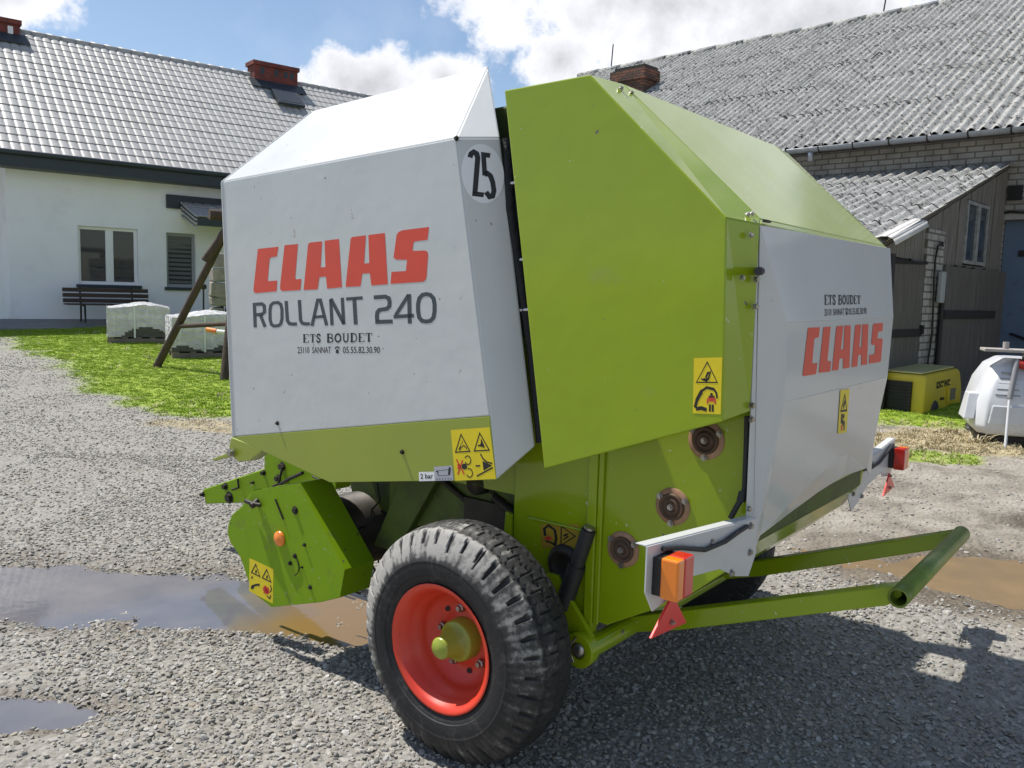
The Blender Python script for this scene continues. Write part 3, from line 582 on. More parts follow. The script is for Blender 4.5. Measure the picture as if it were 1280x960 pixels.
mb = MB(); mb.box((-3.4, -.2, .05), (dx - .01, -.14, dz1 - .01)); dr = mb.build('blue_door', M_bluedoor, barn)
mb = MB(); h_ = BX(1263, 420, -.13); mb.tube([h_ + Vector((0, 0, .03)), h_ + Vector((-.04, .04, .03)), h_ + Vector((-.30, .04, -.06))], .02, 8); mb.build('handle', M_black2, dr); mb = MB(); h2 = BX(1277, 317, -.13); mb.box((h2.x - .3, -.135, h2.z - .05), (h2.x + .04, -.115, h2.z + .05)); mb.build('latch', M_black2, dr)
mb = MB(); mb.box((-3.4, -.05, dz1), (dx + .12, .01, dz1 + .10)); mb.build('lintel', mat('pale_lintel', (.34, .33, .31), .9), barn)
a = BX(1262, 233); b = BX(1278, 250); mb = MB(); mb.box((b.x, .003, b.z), (a.x, .06, a.z)); mb.build('vent_box', M_black2, barn)
mb = MB(); mb.tube([BX(1244, 272, .03), BX(1252, 267, .04), BX(1262, 265, .03), BX(1285, 266, .03)], .018, 6); mb.build('wall_cable', M_black2, barn)
# corrugated roofs
def corrugated(x0, x1, p0, u, nrm, length, sheet, pitch, amp, name, parent, sub=8, seed=1, m=M_asb):
    rr = random.Random(seed); mb = MB(); nw_ = int((x1 - x0) / pitch); nr = max(1, int(round(length / sheet))); st = length / nr; W_ = 6
    for r in range(nr):
        c = 0
        while c < nw_:
            e = min(nw_, c + W_ if c else rr.randint(3, 6)); dj = (rr.choice([0, 0, -rr.uniform(0, .12), -rr.uniform(.1, .45)]) if r else 0); hj = rr.uniform(0, .012); i0 = len(mb.v); cols = (e - c) * sub + 1
            for (f, hh) in ((-.03, .012), (1.04, -.004)):
                for k in range(cols):
                    x = x0 + (c + k / sub) * pitch; p = Vector((x, 0, 0)) + Vector(p0) + Vector(u) * (st * (r + f) + dj * (f < .9)) + Vector(nrm) * (hh + hj + amp * cos(2 * pi * (c + k / sub))); mb.v.append(tuple(p))
            for q in range(1):
                for k in range(cols - 1): z_ = i0 + q * cols + k; mb.f.append((z_, z_ + 1, z_ + cols + 1, z_ + cols)); mb.mi.append(0); mb.sm.append(True)
            c = e
    return mb.build(name, m, parent)
bp = radians(30); br_run = 8.1
corrugated(-6, 15.6, (0, .42, 4.40), (0, -cos(bp), sin(bp)), (0, sin(bp), cos(bp)), br_run / cos(bp), 1.75, .185, .036, 'roof', barn, seed=3)
rz_ = 4.40 + br_run * tan(bp); ry_ = .42 - br_run
mb = MB(); mb.prism([(-6, .40, 4.33), (-6, ry_, rz_ - .07), (-6, ry_ * 2, 4.33)], (21.5, 0, 0)); mb.build('roof_deck', M_plank2, barn)
mb = MB()
for k in range(24): mb.lathe([(0, .001), (0, .115), (.93, .108), (.93, .001)], (-6 + k * .9, ry_, rz_ - .02), (1, 0, 0), 12)
mb.build('ridge_cap', M_asb, barn)
mb = MB(); gy = .47
n_ = 10; prof = [(gy + .075 * cos(pi + pi * k / n_), 4.36 + .075 * sin(pi + pi * k / n_)) for k in range(n_ + 1)]
for i in range(n_): mb.poly([(-6, *prof[i]), (15.5, *prof[i]), (15.5, *prof[i + 1]), (-6, *prof[i + 1])], 0, True)
mb.tube([(3.15, gy, 4.30), (3.15, gy - .02, 4.12)], .055, 12)
gt = mb.build('gutter', M_zinc, barn, solid=.003)
x = -5.7
while x < 15: mb = MB(); mb.tube([(x, gy - .09, 4.44), (x, gy - .085, 4.33), (x, gy - .05, 4.275), (x, gy + .0, 4.265), (x, gy + .06, 4.30), (x, gy + .085, 4.38)], .014, 6); x += .62; mb.build('gutter_bracket', M_darkiron, gt)
cy_ = ry_ + 3.4; cq = BX(784, 84, cy_); cw_ = abs(BX(762, 84, cy_).x - BX(805, 84, cy_).x) / 2
M_obrick = brick_mat('sooty_chimney_brick', (.26, .10, .055), (.10, .06, .045), (.05, .045, .04), .25, .075, .012, 'BOX')
ct = cq.z; mb = MB(); mb.box((cq.x - cw_ * .9, cy_ - .7, rz_ - 3.6), (cq.x + cw_ * .9, cy_ - .05, ct - .35)); mb.box((cq.x - cw_, cy_ - .75, ct - .35), (cq.x + cw_, cy_, ct - .06)); mb.build('chimney', M_obrick, barn)
mb = MB(); mb.box((cq.x - cw_ * .92, cy_ - .7, ct - .059), (cq.x + cw_ * .8, cy_ - .06, ct + .03)); mb.build('chimney_top', M_darkiron, barn)
q = BX(1103, 28, ry_); mb = MB(); mb.tube([(q.x, ry_, rz_), (q.x - .12, ry_, rz_ + 1.1)], .02, 6); mb.build('lightning_rod', M_darkiron, barn)
q = BX(763, 105, ry_); mb = MB(); mb.tube([(q.x, ry_, rz_), (q.x - .05, ry_, rz_ + .8)], .02, 6); mb.build('lightning_rod', M_darkiron, barn)

# lean-to
shed = empty('lean_to_shed', BAO, BAR, label='grey plank lean-to with a corrugated roof and a crooked window, built against the brick barn', cat='shed')
PL, PZ1, PZ0 = 4.97, 3.90, 2.36; pu = Vector((0, PL, PZ0 - PZ1)).normalized(); pn = Vector((0, -pu.z, pu.y))
corrugated(-.12, 5.6, (0, PL + .06, PZ0 - .02), tuple(-pu), tuple(pn), sqrt(PL ** 2 + (PZ1 - PZ0) ** 2) + .0, 1.15, .20, .034, 'roof', shed, seed=9)
mb = MB(); mb.prism([(.0, PL, PZ0 - .09), (.0, .03, PZ1 - .09), (.0, .03, PZ1 - .04), (.0, PL, PZ0 - .04)], (5.5, 0, 0)); mb.build('roof_deck', M_plank2, shed)
mb = MB(); vv = [(0, PL + .12, PZ0 - .03), (0, PL - .95, PZ0 - .03 + .95 * (PZ1 - PZ0) / PL)]
for x_, dz in ((-.20, -.03), (-.13, .05), (-.04, .075), (.05, .05), (.10, .03)): pass
prof = [(-.19, -.04), (-.16, .03), (-.09, .065), (-.01, .07), (.06, .05), (.10, .045)]
for i in range(5):
    (xa, za), (xb, zb_) = prof[i], prof[i + 1]; mb.poly([(xa, vv[0][1], vv[0][2] + za), (xa, vv[1][1], vv[1][2] + za), (xb, vv[1][1], vv[1][2] + zb_), (xb, vv[0][1], vv[0][2] + zb_)], 0, True)
mb.build('verge_sheet', mat('pale_new_sheet', (.62, .61, .58), .6, var=(.5, .49, .46), vscale=8), shed, solid=.006)
roofz = lambda y: PZ1 - (PZ1 - PZ0) * y / PL - .10
mb = MB(); y = .02; rr = random.Random(11)          # vertical planks, each slightly proud or set back
while y < PL - .05:
    w_ = min(rr.uniform(.12, .19), PL - y); o_ = rr.uniform(-.008, .008); z0 = rr.uniform(2.14, 2.18)
    skip = (y + w_ > .95 and y < 1.95)
    top0, top1 = roofz(y), roofz(y + w_ - .008)
    mb.prism([(o_, y, z0), (o_, y + w_ - .008, z0), (o_, y + w_ - .008, min(top1, 2.19) if skip else top1), (o_, y, min(top0, 2.19) if skip else top0)], (.03, 0, 0))
    if skip and top1 > 3.15: mb.prism([(o_, y, 3.14), (o_, y + w_ - .008, 3.14), (o_, y + w_ - .008, top1), (o_, y, top0)], (.03, 0, 0))
    y += w_
mb.build('plank_wall', M_plank, shed)
mb = MB(); mb.box((.05, .1, .0), (.09, PL - .1, 2.2)); mb.box((.3, .4, 2.0), (5.5, PL - .1, 2.05)); mb.box((.05, PL - .12, 0), (5.5, PL - .06, 2.2)); mb.build('inner_lining', M_plank2, shed)
mb = MB(); mb.box((-.035, 2.86, .12), (.02, 4.0 - .46, 2.60)); mb.build('brick_pier', M_silicap, shed, loc=(0, .02, 0))
wy0, wy1, wz0, wz1 = .93, 1.97, 2.21, 3.12
mb = MB(); x0_, x1_ = -.03, .02; t = .05
mb.box((x0_, wy0, wz0), (x1_, wy0 + t, wz1)); mb.box((x0_, wy1 - t, wz0), (x1_, wy1, wz1)); mb.box((x0_, wy0 + t, wz0), (x1_, wy1 - t, wz0 + t)); mb.box((x0_, wy0 + t, wz1 - t), (x1_, wy1 - t, wz1)); m_ = (wy0 + wy1) / 2; mb.box((x0_ - .01, m_ - .055, wz0 + t), (x1_, m_ - .005, wz1 - t)); mb.box((x0_ - .01, m_ + .005, wz0 + t), (x1_, m_ + .055, wz1 - t))
wf = mb.build('window', mat('flaking_white_frame', (.36, .37, .36), .8, var=(.18, .18, .17), vscale=14), shed)
mb = MB(); mb.box((-.006, wy0 + t, wz0 + t), (0, wy1 - t, wz1 - t)); mb.build('pane', mat('dusty_blue_glass', (.05, .065, .085), .12, var=(.03, .04, .055), vscale=5), wf)
mb = MB(); mb.box((-.06, -.30, .12), (-.025, 1.0, 2.16)); mb.box((-.0605, 1.006, .12), (-.0255, 2.84, 2.14)); d1 = mb.build('shed_door', M_plank2, shed); d1['label'] = 'wide dark plank door at the barn side'
mb = MB(); mb.box((-.085, .35, 1.40), (-.062, 2.80, 1.52)); mb.build('ledge', mat('dark_door_ledge', (.022, .021, .019), .9), d1)
mb = MB(); mb.box((-.05, 3.62, .12), (-.015, 4.88, 2.12)); d2 = mb.build('shed_door', M_plank2, shed)
mb = MB(); mb.box((-.07, 3.60, 1.17), (-.052, 4.85, 1.27)); mb.build('ledge', M_black2, d2); mb = MB(); mb.tube([(-.06, 3.6, 2.14), (-.06, 4.95, 2.10)], .02, 6); mb.build('top_rail', M_black2, d2)
mb = MB(); mb.tube([(-.08, 4.86, .1), (-.08, 4.86, 2.2)], .035, 8); mb.build('corner_post', M_black2, shed)
mb = MB(); mb.tube([(-.05, 3.0, 2.40), (-.07, 3.1, 2.44), (-.07, 3.26, 2.38), (-.07, 3.32, 2.2), (-.07, 3.3, 1.9), (-.07, 3.25, 1.6), (-.07, 3.2, 1.2), (-.07, 3.26, .9), (-.07, 3.3, .6)], .014, 6); mb.tube([(-.08, 2.93, .4), (-.08, 2.93, 1.9)], .035, 8); mb.build('cable', M_black2, shed)
mb = MB(); mb.box((-.13, 2.98, 1.62), (-.06, 3.14, 2.05)); mb.build('meter_box', mat('pale_grey_plastic', (.34, .35, .35), .5), shed, bevel=.02)
mb = MB(); mb.box((-.09, 3.58, 1.20), (-.05, 3.66, 1.32)); mb.build('door_lock', M_black2, shed)

# ---- yellow compressor
cg = px_ground(1152, 530, .155); cmp_ = empty('mobile_compressor', cg, BAR, label='yellow box-shaped mobile compressor with a black grille standing before the plank shed', cat='compressor')
M_yel = mat('yellow_machine_paint', (.60, .46, .02), .4, var=(.52, .40, .03), vscale=4, dirt=(.25, .2, .06), dscale=7, dthr=(.6, .85), coat=.2)
M_cream = mat('faded_yellow_top', (.52, .48, .20), .5, var=(.44, .42, .2), vscale=5)
LC = 1.45; HC = .62; WC = 1.25
mb = MB(); mb.prism([(0, 0, .10), (0, -LC, .14), (0, -LC, .34), (0, -LC + .12, .58), (0, -LC + .22, HC), (0, 0, HC - .03)], (WC, 0, 0)); cb_ = mb.build('housing', M_yel, cmp_, fix=True, bevel=.03)
mb = MB(); mb.prism([(.05, -.03, HC - .022), (WC - .05, -.03, HC - .022), (WC - .05, -LC + .24, HC + .008), (.05, -LC + .24, HC + .008)], (0, 0, .02)); mb.build('lid', M_cream, cmp_, fix=True, bevel=.008)
mb = MB(); mb.box((.14, .001, .10), (WC - .05, .03, .50))
for k in range(9): mb.box((.15, .03, .13 + .04 * k), (WC - .06, .042, .145 + .04 * k))
mb.build('front_grille', M_black2, cmp_)
mb = MB(); mb.box((-.025, -1.15, .20), (.004, -.82, .42)); pn_ = mb.build('side_panel', M_yel, cmp_, bevel=.008)
mb = MB(); mb.box((-.03, -1.09, .23), (-.026, -.90, .38)); mb.build('outlet', mat('grey_outlet', (.16, .14, .10), .7), pn_)
def CT(x, y): return Vector((-.004, -.42 - .52 * x, .405 + .085 * y + .008 * x))
mb = MB()
for i, (a, b, c, d) in enumerate([(0, .1, .0, 1), (.0, .22, .0, .25), (.0, .22, .75, 1), (.12, .22, .0, 1), (.27, .34, .1, 1), (.27, .45, .75, 1), (.27, .45, .1, .35), (.48, .52, .6, 1.1), (.57, .64, .1, 1), (.57, .74, .45, .7), (.69, .76, .1, 1), (.80, .86, .1, 1), (.80, .98, .75, 1), (.80, .98, .1, .35), (.93, .98, .1, .9)]):
    mb.poly([CT(a, c), CT(b, c), CT(b, d), CT(a, d)])
mb = MB(); text_mb(mb, 'OZEN AIR', CT, bold=.03) if False else [mb.poly([CT(a, c), CT(b, c), CT(b, d), CT(a, d)]) for (a, b, c, d) in [(0, .07, 0, 1), (.07, .22, 0, .28), (.07, .16, .72, 1), (.16, .22, .28, 1), (.27, .33, .05, 1), (.33, .45, .05, .3), (.33, .45, .7, 1), (.48, .52, .6, 1.1), (.57, .63, .05, 1), (.63, .69, .4, .65), (.69, .75, .05, 1), (.80, .86, .05, 1), (.86, .98, .05, .3), (.86, .98, .72, 1)]]
mb.build('dark_lettering', M_black2, cmp_)
for yy in (-.42, -.95):
    for xx in (.02, WC - .12): mb = MB(); mb.lathe([(0, .001), (0, .13), (.02, .15), (.09, .15), (.10, .13), (.10, .001)], (xx - .03, yy, .12), (1, 0, 0), 20); mb.build('wheel', M_rubber, cmp_) if yy == -.42 else None
mb = MB(); mb.box((.05, -LC + .05, .03), (WC - .05, -.05, .12)); mb.build('chassis', M_black2, cmp_)
mb = MB(); mb.box((-.02, -.70, .25), (-.001, -.60, .28)); mb.build('latch', M_black2, cmp_, bevel=.004)
mb = MB(); mb.tube([(WC * .5, .0, .12), (WC * .5, .35, .10), (WC * .5, .42, .02)], .025, 8); mb.build('tow_bar', M_black2, cmp_)
mb = MB(); mb.tube([(.85, -1.1, HC), (.85, -1.1, HC + .10)], .03, 10); mb.build('exhaust', M_darkiron, cmp_)
mb = MB(); mb.tube([(.6, -.6, HC - .01), (.6, -.6, HC + .14)], .045, 12); mb.box((.52, -.66, HC + .02), (.72, -.52, HC + .08)); mb.build('red_valve', mat('dull_red_paint', (.30, .05, .03), .5), cmp_)

# ---- white pressure washer with its lance
wg = px_ground(1272, 574, .10) + Vector((.10, .16, 0)); ws = empty('pressure_washer', wg, radians(-20), label='white rounded pressure washer with louvred hood and a long lance leaning on it', cat='pressure washer')
M_wpl = mat('white_plastic_hood', (.66, .67, .69), .35, coat=.2, var=(.58, .59, .61), vscale=4, dirt=(.36, .35, .33), dscale=6, dthr=(.6, .85))
def hull(z, wd, f, b): return [Vector((x, y, z)) for x, y in [(-wd + .08, -f), (wd - .08, -f), (wd, -f + .10), (wd, b - .08), (wd - .08, b), (-wd + .08, b), (-wd, b - .08), (-wd, -f + .10)]]
secs = [hull(.22, .40, .16, .85), hull(.30, .44, .19, .88), hull(.55, .42, .17, .86), hull(.75, .37, .12, .83), hull(.90, .29, .03, .78), hull(.98, .18, -.10, .70)]
mb = MB()
for a, b in zip(secs, secs[1:]):
    for i in range(8): j = (i + 1) % 8; mb.poly([a[i], a[j], b[j], b[i]], 0, True)
mb.poly(secs[-1]); mb.poly(secs[0][::-1]); hd_ = mb.build('hood', M_wpl, ws, fix=True, bevel=.02)
mb = MB()
for side in (-1, 1):
    for k in range(5): z = .62 + .055 * k; yb_ = -.165 + (z - .55) * .3; mb.box((side * .17 - .11 + .012 * k, yb_ - .012, z), (side * .17 + .11 - .012 * k, yb_ + .03, z + .012))
mb.build('louvre', mat('louvre_shadow_gap', (.30, .30, .31), .6), ws)
mb = MB(); mb.prism([(-.33, -.195, .33), (.33, -.195, .33), (.30, -.19, .52), (-.30, -.19, .52)], (0, .02, 0)); mb.prism([(-.44, -.1, .36), (-.44, .25, .36), (-.40, .2, .62), (-.40, -.02, .62)], (-.10, 0, 0)); mb.build('lower_panel', M_wpl, ws, fix=True, bevel=.012)
mb = MB(); mb.box((-.38, -.12, .06), (.38, .80, .22)); mb.build('chassis', M_black2, ws, bevel=.02)
for sx in (-.30, .30): mb = MB(); mb.prism([(sx - .05, -.20, 0), (sx + .05, -.20, 0), (sx + .06, -.1, .10), (sx - .04, -.1, .10)], (0, .04, 0)); mb.build('foot', M_wpl, ws, fix=True)
for sx in (-.40, .34): mb = MB(); mb.lathe([(0, .001), (0, .12), (.06, .12), (.06, .001)], (sx, .60, .12), (1, 0, 0), 18); mb.build('wheel', M_rubber, ws)
mb = MB(); mb.box((-.40, -.08, 1.05), (.45, .20, 1.08)); mb.tube([(.0, .1, .95), (.0, .1, 1.06)], .03, 8); mb.tube([(-.20, 0, 1.08), (-.20, 0, 1.15)], .03, 8); mb.build('top_tray', mat('dirty_pale_tray', (.42, .39, .36), .7, var=(.3, .27, .25), vscale=8), ws, bevel=.006)
WM = Matrix.Translation(wg) @ Matrix.Rotation(radians(-20), 4, 'Z')
lz = empty('spray_lance', wg, radians(-20), label='long spray lance with a grey grip leaning against the white pressure washer', cat='lance')
A_ = Vector((-.20, -.42, -.03)); B_ = Vector((-.16, -.19, .60)); C_ = Vector((-.10, -.06, .98))
mb = MB(); mb.tube([A_, B_], .014, 8); mb.build('steel_pipe', mat('bright_lance_pipe', (.62, .62, .62), .35), lz)
mb = MB(); mb.tube([B_, B_.lerp(C_, .5), C_], .026, 10); mb.build('grip', mat('grey_lance_grip', (.22, .22, .23), .5), lz)
hs_ = empty('spray_gun', WM @ Vector((.0, -.0, .92)), radians(-20), label='red and black coiled spray gun hung on the white pressure washer', cat='spray gun')
M_rp = mat('red_plastic', (.42, .03, .02), .4)
mb = MB(); mb.tube([(-.1, -.04, .03), (0, -.08, .0), (.12, -.06, .05)], .045, 10); mb.tube([(.05, -.1, .05), (.16, -.06, -.02)], .035, 8); mb.build('gun_body', M_rp, hs_)
mb = MB(); mb.tube([(-.06, -.07, .08), (.02, -.09, .1), (.12, -.05, .08)], .03, 8); mb.build('gun_handle', M_black2, hs_)
mb = MB(); pts = [(.02, -.12, -.02), (.0, -.2, -.25), (.06, -.26, -.5), (.14, -.24, -.78)]; mb.tube(pts, .016, 8); mb.build('hose', M_rubber, hs_)

# ------------------------------------------------------------------ the round baler
BO = Vector((-.229, 2.741, 0)); BRZ = radians(-38)
baler = empty('round_baler', BO, BRZ, label='large green and light grey round baler with red wheel rims parked on the gravel yard', cat='baler')
Bi = (Matrix.Translation(BO) @ Matrix.Rotation(BRZ, 4, 'Z')).inverted(); B3 = Bi.to_3x3(); CL = Bi @ CAM
# local frame: x = to the rear, y = across to the far side, z = up.  mid plane:
SC = 1.03
def LP(px, py, s):
    d = B3 @ ray(px, py); return CL + d * ((s - CL.y) / d.y)
def LPP(px, py, p0, n):
    d = B3 @ ray(px, py); n = Vector(n); return CL + d * ((Vector(p0) - CL).dot(n) / d.dot(n))
def mir(pts): return [Vector((p[0], 2 * SC - p[1], p[2])) for p in pts]
def P(l, s, u): return Vector((l, s, u))

def ribbon(mb, pts, w, lift, f, closed=False, mi=0):
    """flat stroke of width w along 2-D pts, mapped by f(x, y) onto a surface"""
    pts = [Vector(p) for p in pts]; n = len(pts); L = []; R = []
    for i in range(n):
        a = pts[i - 1] if (i or closed) else None; b = pts[(i + 1) % n] if (i < n - 1 or closed) else None
        d1 = (pts[i] - a).normalized() if a is not None else None; d2 = (b - pts[i]).normalized() if b is not None else None
        if d1 is None: d1 = d2
        if d2 is None: d2 = d1
        t = (d1 + d2); t = t.normalized() if t.length > 1e-6 else d1
        nrm = Vector((-t.y, t.x)); k = 1 / max(.5, nrm.dot(Vector((-d1.y, d1.x))))
        L.append(pts[i] + nrm * w / 2 * k); R.append(pts[i] - nrm * w / 2 * k)
    m = n if closed else n - 1
    for i in range(m):
        j = (i + 1) % n
        mb.poly([f(*q) for q in (R[i], R[j], L[j], L[i])], mi)
def circ(cx, cy, rx, ry, n=20, a0=0, a1=2 * pi): return [(cx + rx * cos(a0 + (a1 - a0) * i / (n if a1 - a0 < 6.2 else n)), cy + ry * sin(a0 + (a1 - a0) * i / n)) for i in range(n if a1 - a0 > 6.2 else n + 1)]
def quadmap(bl_, br_, tr_, tl_, lift):
    bl_, br_, tr_, tl_ = map(Vector, (bl_, br_, tr_, tl_)); nrm = (br_ - bl_).cross(tl_ - bl_).normalized()
    return lambda x, y: (bl_ * (1 - x) + br_ * x) * (1 - y) + (tl_ * (1 - x) + tr_ * x) * y + nrm * lift
def text_mb(mb, body, f, mi=0, bold=0.0):
    """flat lettering stretched over the unit square and mapped by f"""
    c = bpy.data.curves.new('lettering', 'FONT'); c.body = body; c.offset = bold; c.resolution_u = 3
    o = bpy.data.objects.new('lettering', c); COL.objects.link(o); bpy.context.view_layer.update()
    me = bpy.data.meshes.new_from_object(o.evaluated_get(bpy.context.evaluated_depsgraph_get()))
    vs = [v.co for v in me.vertices]; x0 = min(v.x for v in vs); x1 = max(v.x for v in vs); y0 = min(v.y for v in vs); y1 = max(v.y for v in vs)
    mb.raw([f((v.x - x0) / (x1 - x0), (v.y - y0) / (y1 - y0)) for v in vs], [tuple(p.vertices) for p in me.polygons], mi)
    bpy.data.objects.remove(o); bpy.data.curves.remove(c); bpy.data.meshes.remove(me)
def bolt(mb, p, n, r=.012, h=.009, mi=0):
    n = Vector(n).normalized(); mb.lathe([(0, r * 1.5), (.002, r * 1.5), (.002, r), (h, r * .95), (h, .0001)], p, n, 8, mi, False)

# ---- hoods (near one and its mirror on the far side)
h_tl, h_tr = P(-1.545, .2, 2.062), P(-.141, .2, 2.135)
h_br, h_bb = P(.042, .2, 1.19), P(.078, .2, .973)
h_cb, h_bl = P(-.792, .2, .821), P(-1.472, .2, .92)
h_ru, h_rl, h_at, h_af = P(-.028, .3, 2.141), P(.165, .3, 1.09), P(-.259, .5, 2.455), P(-1.283, .5, 2.398)
def hood(m, name, lab):
    mb = MB(); q = (lambda L: mir(L)[::-1]) if m else (lambda L: L)
    mb.poly(q([h_tl, h_bl, h_br, h_tr])); mb.poly(q([h_tr, h_br, h_bb, h_rl, h_ru]))
    mb.poly(q([h_tr, h_ru, h_at])); mb.poly(q([h_tl, h_tr, h_at, h_af]))
    mb.poly(q([h_tl, h_af, P(-1.40, .42, 1.6), P(-1.30, .42, .95), h_bl]))
    mb.poly(q([h_at, h_ru, h_rl, P(.10, .42, 1.09), P(-.20, .52, 2.3)])) if False else None
    o = mb.build(name, M_white, baler, fix=False, solid=.012, bevel=.008); tag(o, lab)
    b = MB(); off = Vector((0, -.0004, 0))
    b.prism(q([h_bl, h_cb, h_bb, h_br]), (0, .012 * (-1 if m else 1), 0))
    b.build('lower_band', M_band, o, bevel=.002)
    return o
nh = hood(False, 'front_hood', 'light grey front hood with red and dark grey lettering over a green band')
fh = hood(True, 'front_hood', 'far side front hood')

HP = lambda px, py: LP(px, py, .1994)          # a point on the near hood's outer skin
mb = MB()
Z = lambda x, y: HP(310 + x / 5.333, 275 + y / 5.333)
LET = [
 [(65, 195), (72, 192), (203, 178), (192, 243), (154, 249), (144, 260), (132, 398), (137, 408), (195, 403), (190, 475), (52, 488), (38, 480), (36, 460)],
 [(243, 168), (333, 160), (315, 383), (319, 396), (356, 392), (350, 467), (232, 474), (216, 466), (213, 445)],
 [(400, 162), (412, 150), (494, 142), (484, 316), (516, 314), (510, 138), (606, 126), (626, 448), (527, 458), (519, 376), (476, 381), (464, 462), (370, 467)],
 [(684, 125), (694, 113), (786, 102), (774, 290), (808, 288), (802, 100), (912, 86), (932, 428), (822, 437), (812, 354), (762, 358), (750, 442), (650, 446)],
 [(990, 100), (1003, 80), (1030, 68), (1207, 46), (1196, 132), (1112, 143), (1102, 155), (1097, 206), (1180, 203), (1197, 212), (1200, 235), (1190, 380), (1182, 402), (1165, 412), (950, 426), (956, 346), (1052, 340), (1060, 265), (985, 264), (970, 248)]]
for L in LET: mb.poly([Z(*p) for p in L][::-1])
mb.build('red_lettering', M_redlet, nh)
mb = MB()
def ST(pts, w=22, closed=False): ribbon(mb, pts, w, 0, lambda x, y: Z(x, y), closed)
ST([(48, 716), (42, 563), (92, 559), (108, 572), (110, 612), (94, 628), (48, 633)]); ST([(82, 632), (114, 713)])
ST([(146, 600), (152, 568), (168, 553), (200, 550), (219, 564), (226, 596), (226, 660), (218, 692), (203, 704), (172, 707), (155, 695), (147, 662)], 21, True)
ST([(254, 540), (262, 670), (275, 690), (296, 694), (326, 693)]); ST([(342, 533), (350, 668), (362, 688), (384, 693), (412, 692)])
ST([(426, 706), (464, 535), (482, 534), (524, 703)]); ST([(440, 648), (508, 642)], 20)
ST([(560, 702), (551, 530)]); ST([(551, 524), (640, 694)], 24); ST([(628, 518), (638, 696)])
ST([(654, 527), (764, 519)], 22); ST([(708, 524), (718, 697)], 26)
mb.build('grey_lettering', M_greylet, nh); mb = MB()
ST([(838, 516), (915, 511), (938, 522), (944, 545), (942, 575), (925, 592), (875, 600), (862, 615), (859, 640), (861, 678)], 27); ST([(848, 680), (964, 676)], 27)
ST([(1078, 690), (1074, 494)], 27); ST([(1070, 500), (985, 634)], 25); ST([(970, 645), (1106, 637)], 25)
ST([(1133, 560), (1142, 522), (1162, 500), (1188, 494), (1216, 500), (1236, 522), (1243, 560), (1243, 610), (1236, 650), (1216, 672), (1188, 677), (1160, 672), (1141, 650), (1134, 612)], 27, True)
# serif dealer line: thick stems, thin arms
SERIF = {
 'E': [([(.22, 0), (.22, 1)], .26), ([(.02, .02), (.9, .02)], .07), ([(.02, .98), (.86, .98)], .07), ([(.2, .52), (.62, .52)], .08), ([(.9, 0), (.9, .27)], .08), ([(.86, 1), (.86, .74)], .08)],
 'T': [([(.5, 0), (.5, 1)], .27), ([(.05, .97), (.95, .97)], .08), ([(.06, 1), (.06, .72)], .08), ([(.94, 1), (.94, .72)], .08), ([(.28, .02), (.72, .02)], .06)],
 'S': [([(.82, .72), (.74, .9), (.5, .97), (.28, .9), (.2, .72), (.34, .56), (.66, .42), (.8, .26), (.7, .08), (.46, .02), (.24, .1), (.14, .3)], .2)],
 'B': [([(.2, 0), (.2, 1)], .26), ([(.05, .98), (.6, .98), (.78, .88), (.8, .72), (.68, .56), (.2, .53)], .12), ([(.5, .53), (.8, .44), (.88, .26), (.78, .08), (.55, .02), (.05, .02)], .14)],
 'O': [(circ(.5, .5, .37, .46, 16) + [(.87, .5)], .2)],
 'U': [([(.22, 1), (.22, .3), (.3, .1), (.5, .02), (.7, .1), (.78, .3), (.78, 1)], .17), ([(.02, .98), (.42, .98)], .06), ([(.62, .98), (.96, .98)], .06)],
 'D': [([(.22, 0), (.22, 1)], .26), ([(.04, .98), (.5, .98), (.78, .84), (.88, .5), (.78, .16), (.5, .02), (.04, .02)], .13)]}
def serif(mb, ch, f, x0, y0, x1, y1):
    for pts, w in SERIF[ch]:
        ribbon(mb, pts, w, 0, lambda x, y: f(x0 + (x1 - x0) * x, y0 + (y1 - y0) * y))
def dealer(mb, f, cells, top, bot):
    for ch, a, b in cells: serif(mb, ch, f, a, bot(a), b, top(a))
dealer_cells = [('E', 365, 408), ('T', 412, 450), ('S', 452, 488), ('B', 524, 572), ('O', 574, 624), ('U', 627, 676), ('D', 680, 730), ('E', 734, 778), ('T', 782, 828)]
md = MB(); dealer(md, Z, dealer_cells, lambda x: 762 - (x - 365) * .02, lambda x: 817 - (x - 365) * .012)
text_mb(md, '23110  SANNAT', lambda x, y: Z(330 + 222 * x, 889 - 43 * y - 2 * x), bold=.006)
text_mb(md, '05.55.82.30.90', lambda x, y: Z(632 + 247 * x, 888 - 44 * y), bold=.006)
tel = lambda f, mb: (mb.poly([f(.15, 0), f(.85, 0), f(.8, .45), f(.6, .6), f(.4, .6), f(.2, .45)]), ribbon(mb, [(.05, .62), (.12, .85), (.5, .97), (.88, .85), (.95, .62)], .2, 0, f))
tel(lambda x, y: Z(580 + 30 * x, 888 - 44 * y), md)
mb.build('grey_number', M_greylet, nh); md.build('dealer_lettering', M_black, nh)

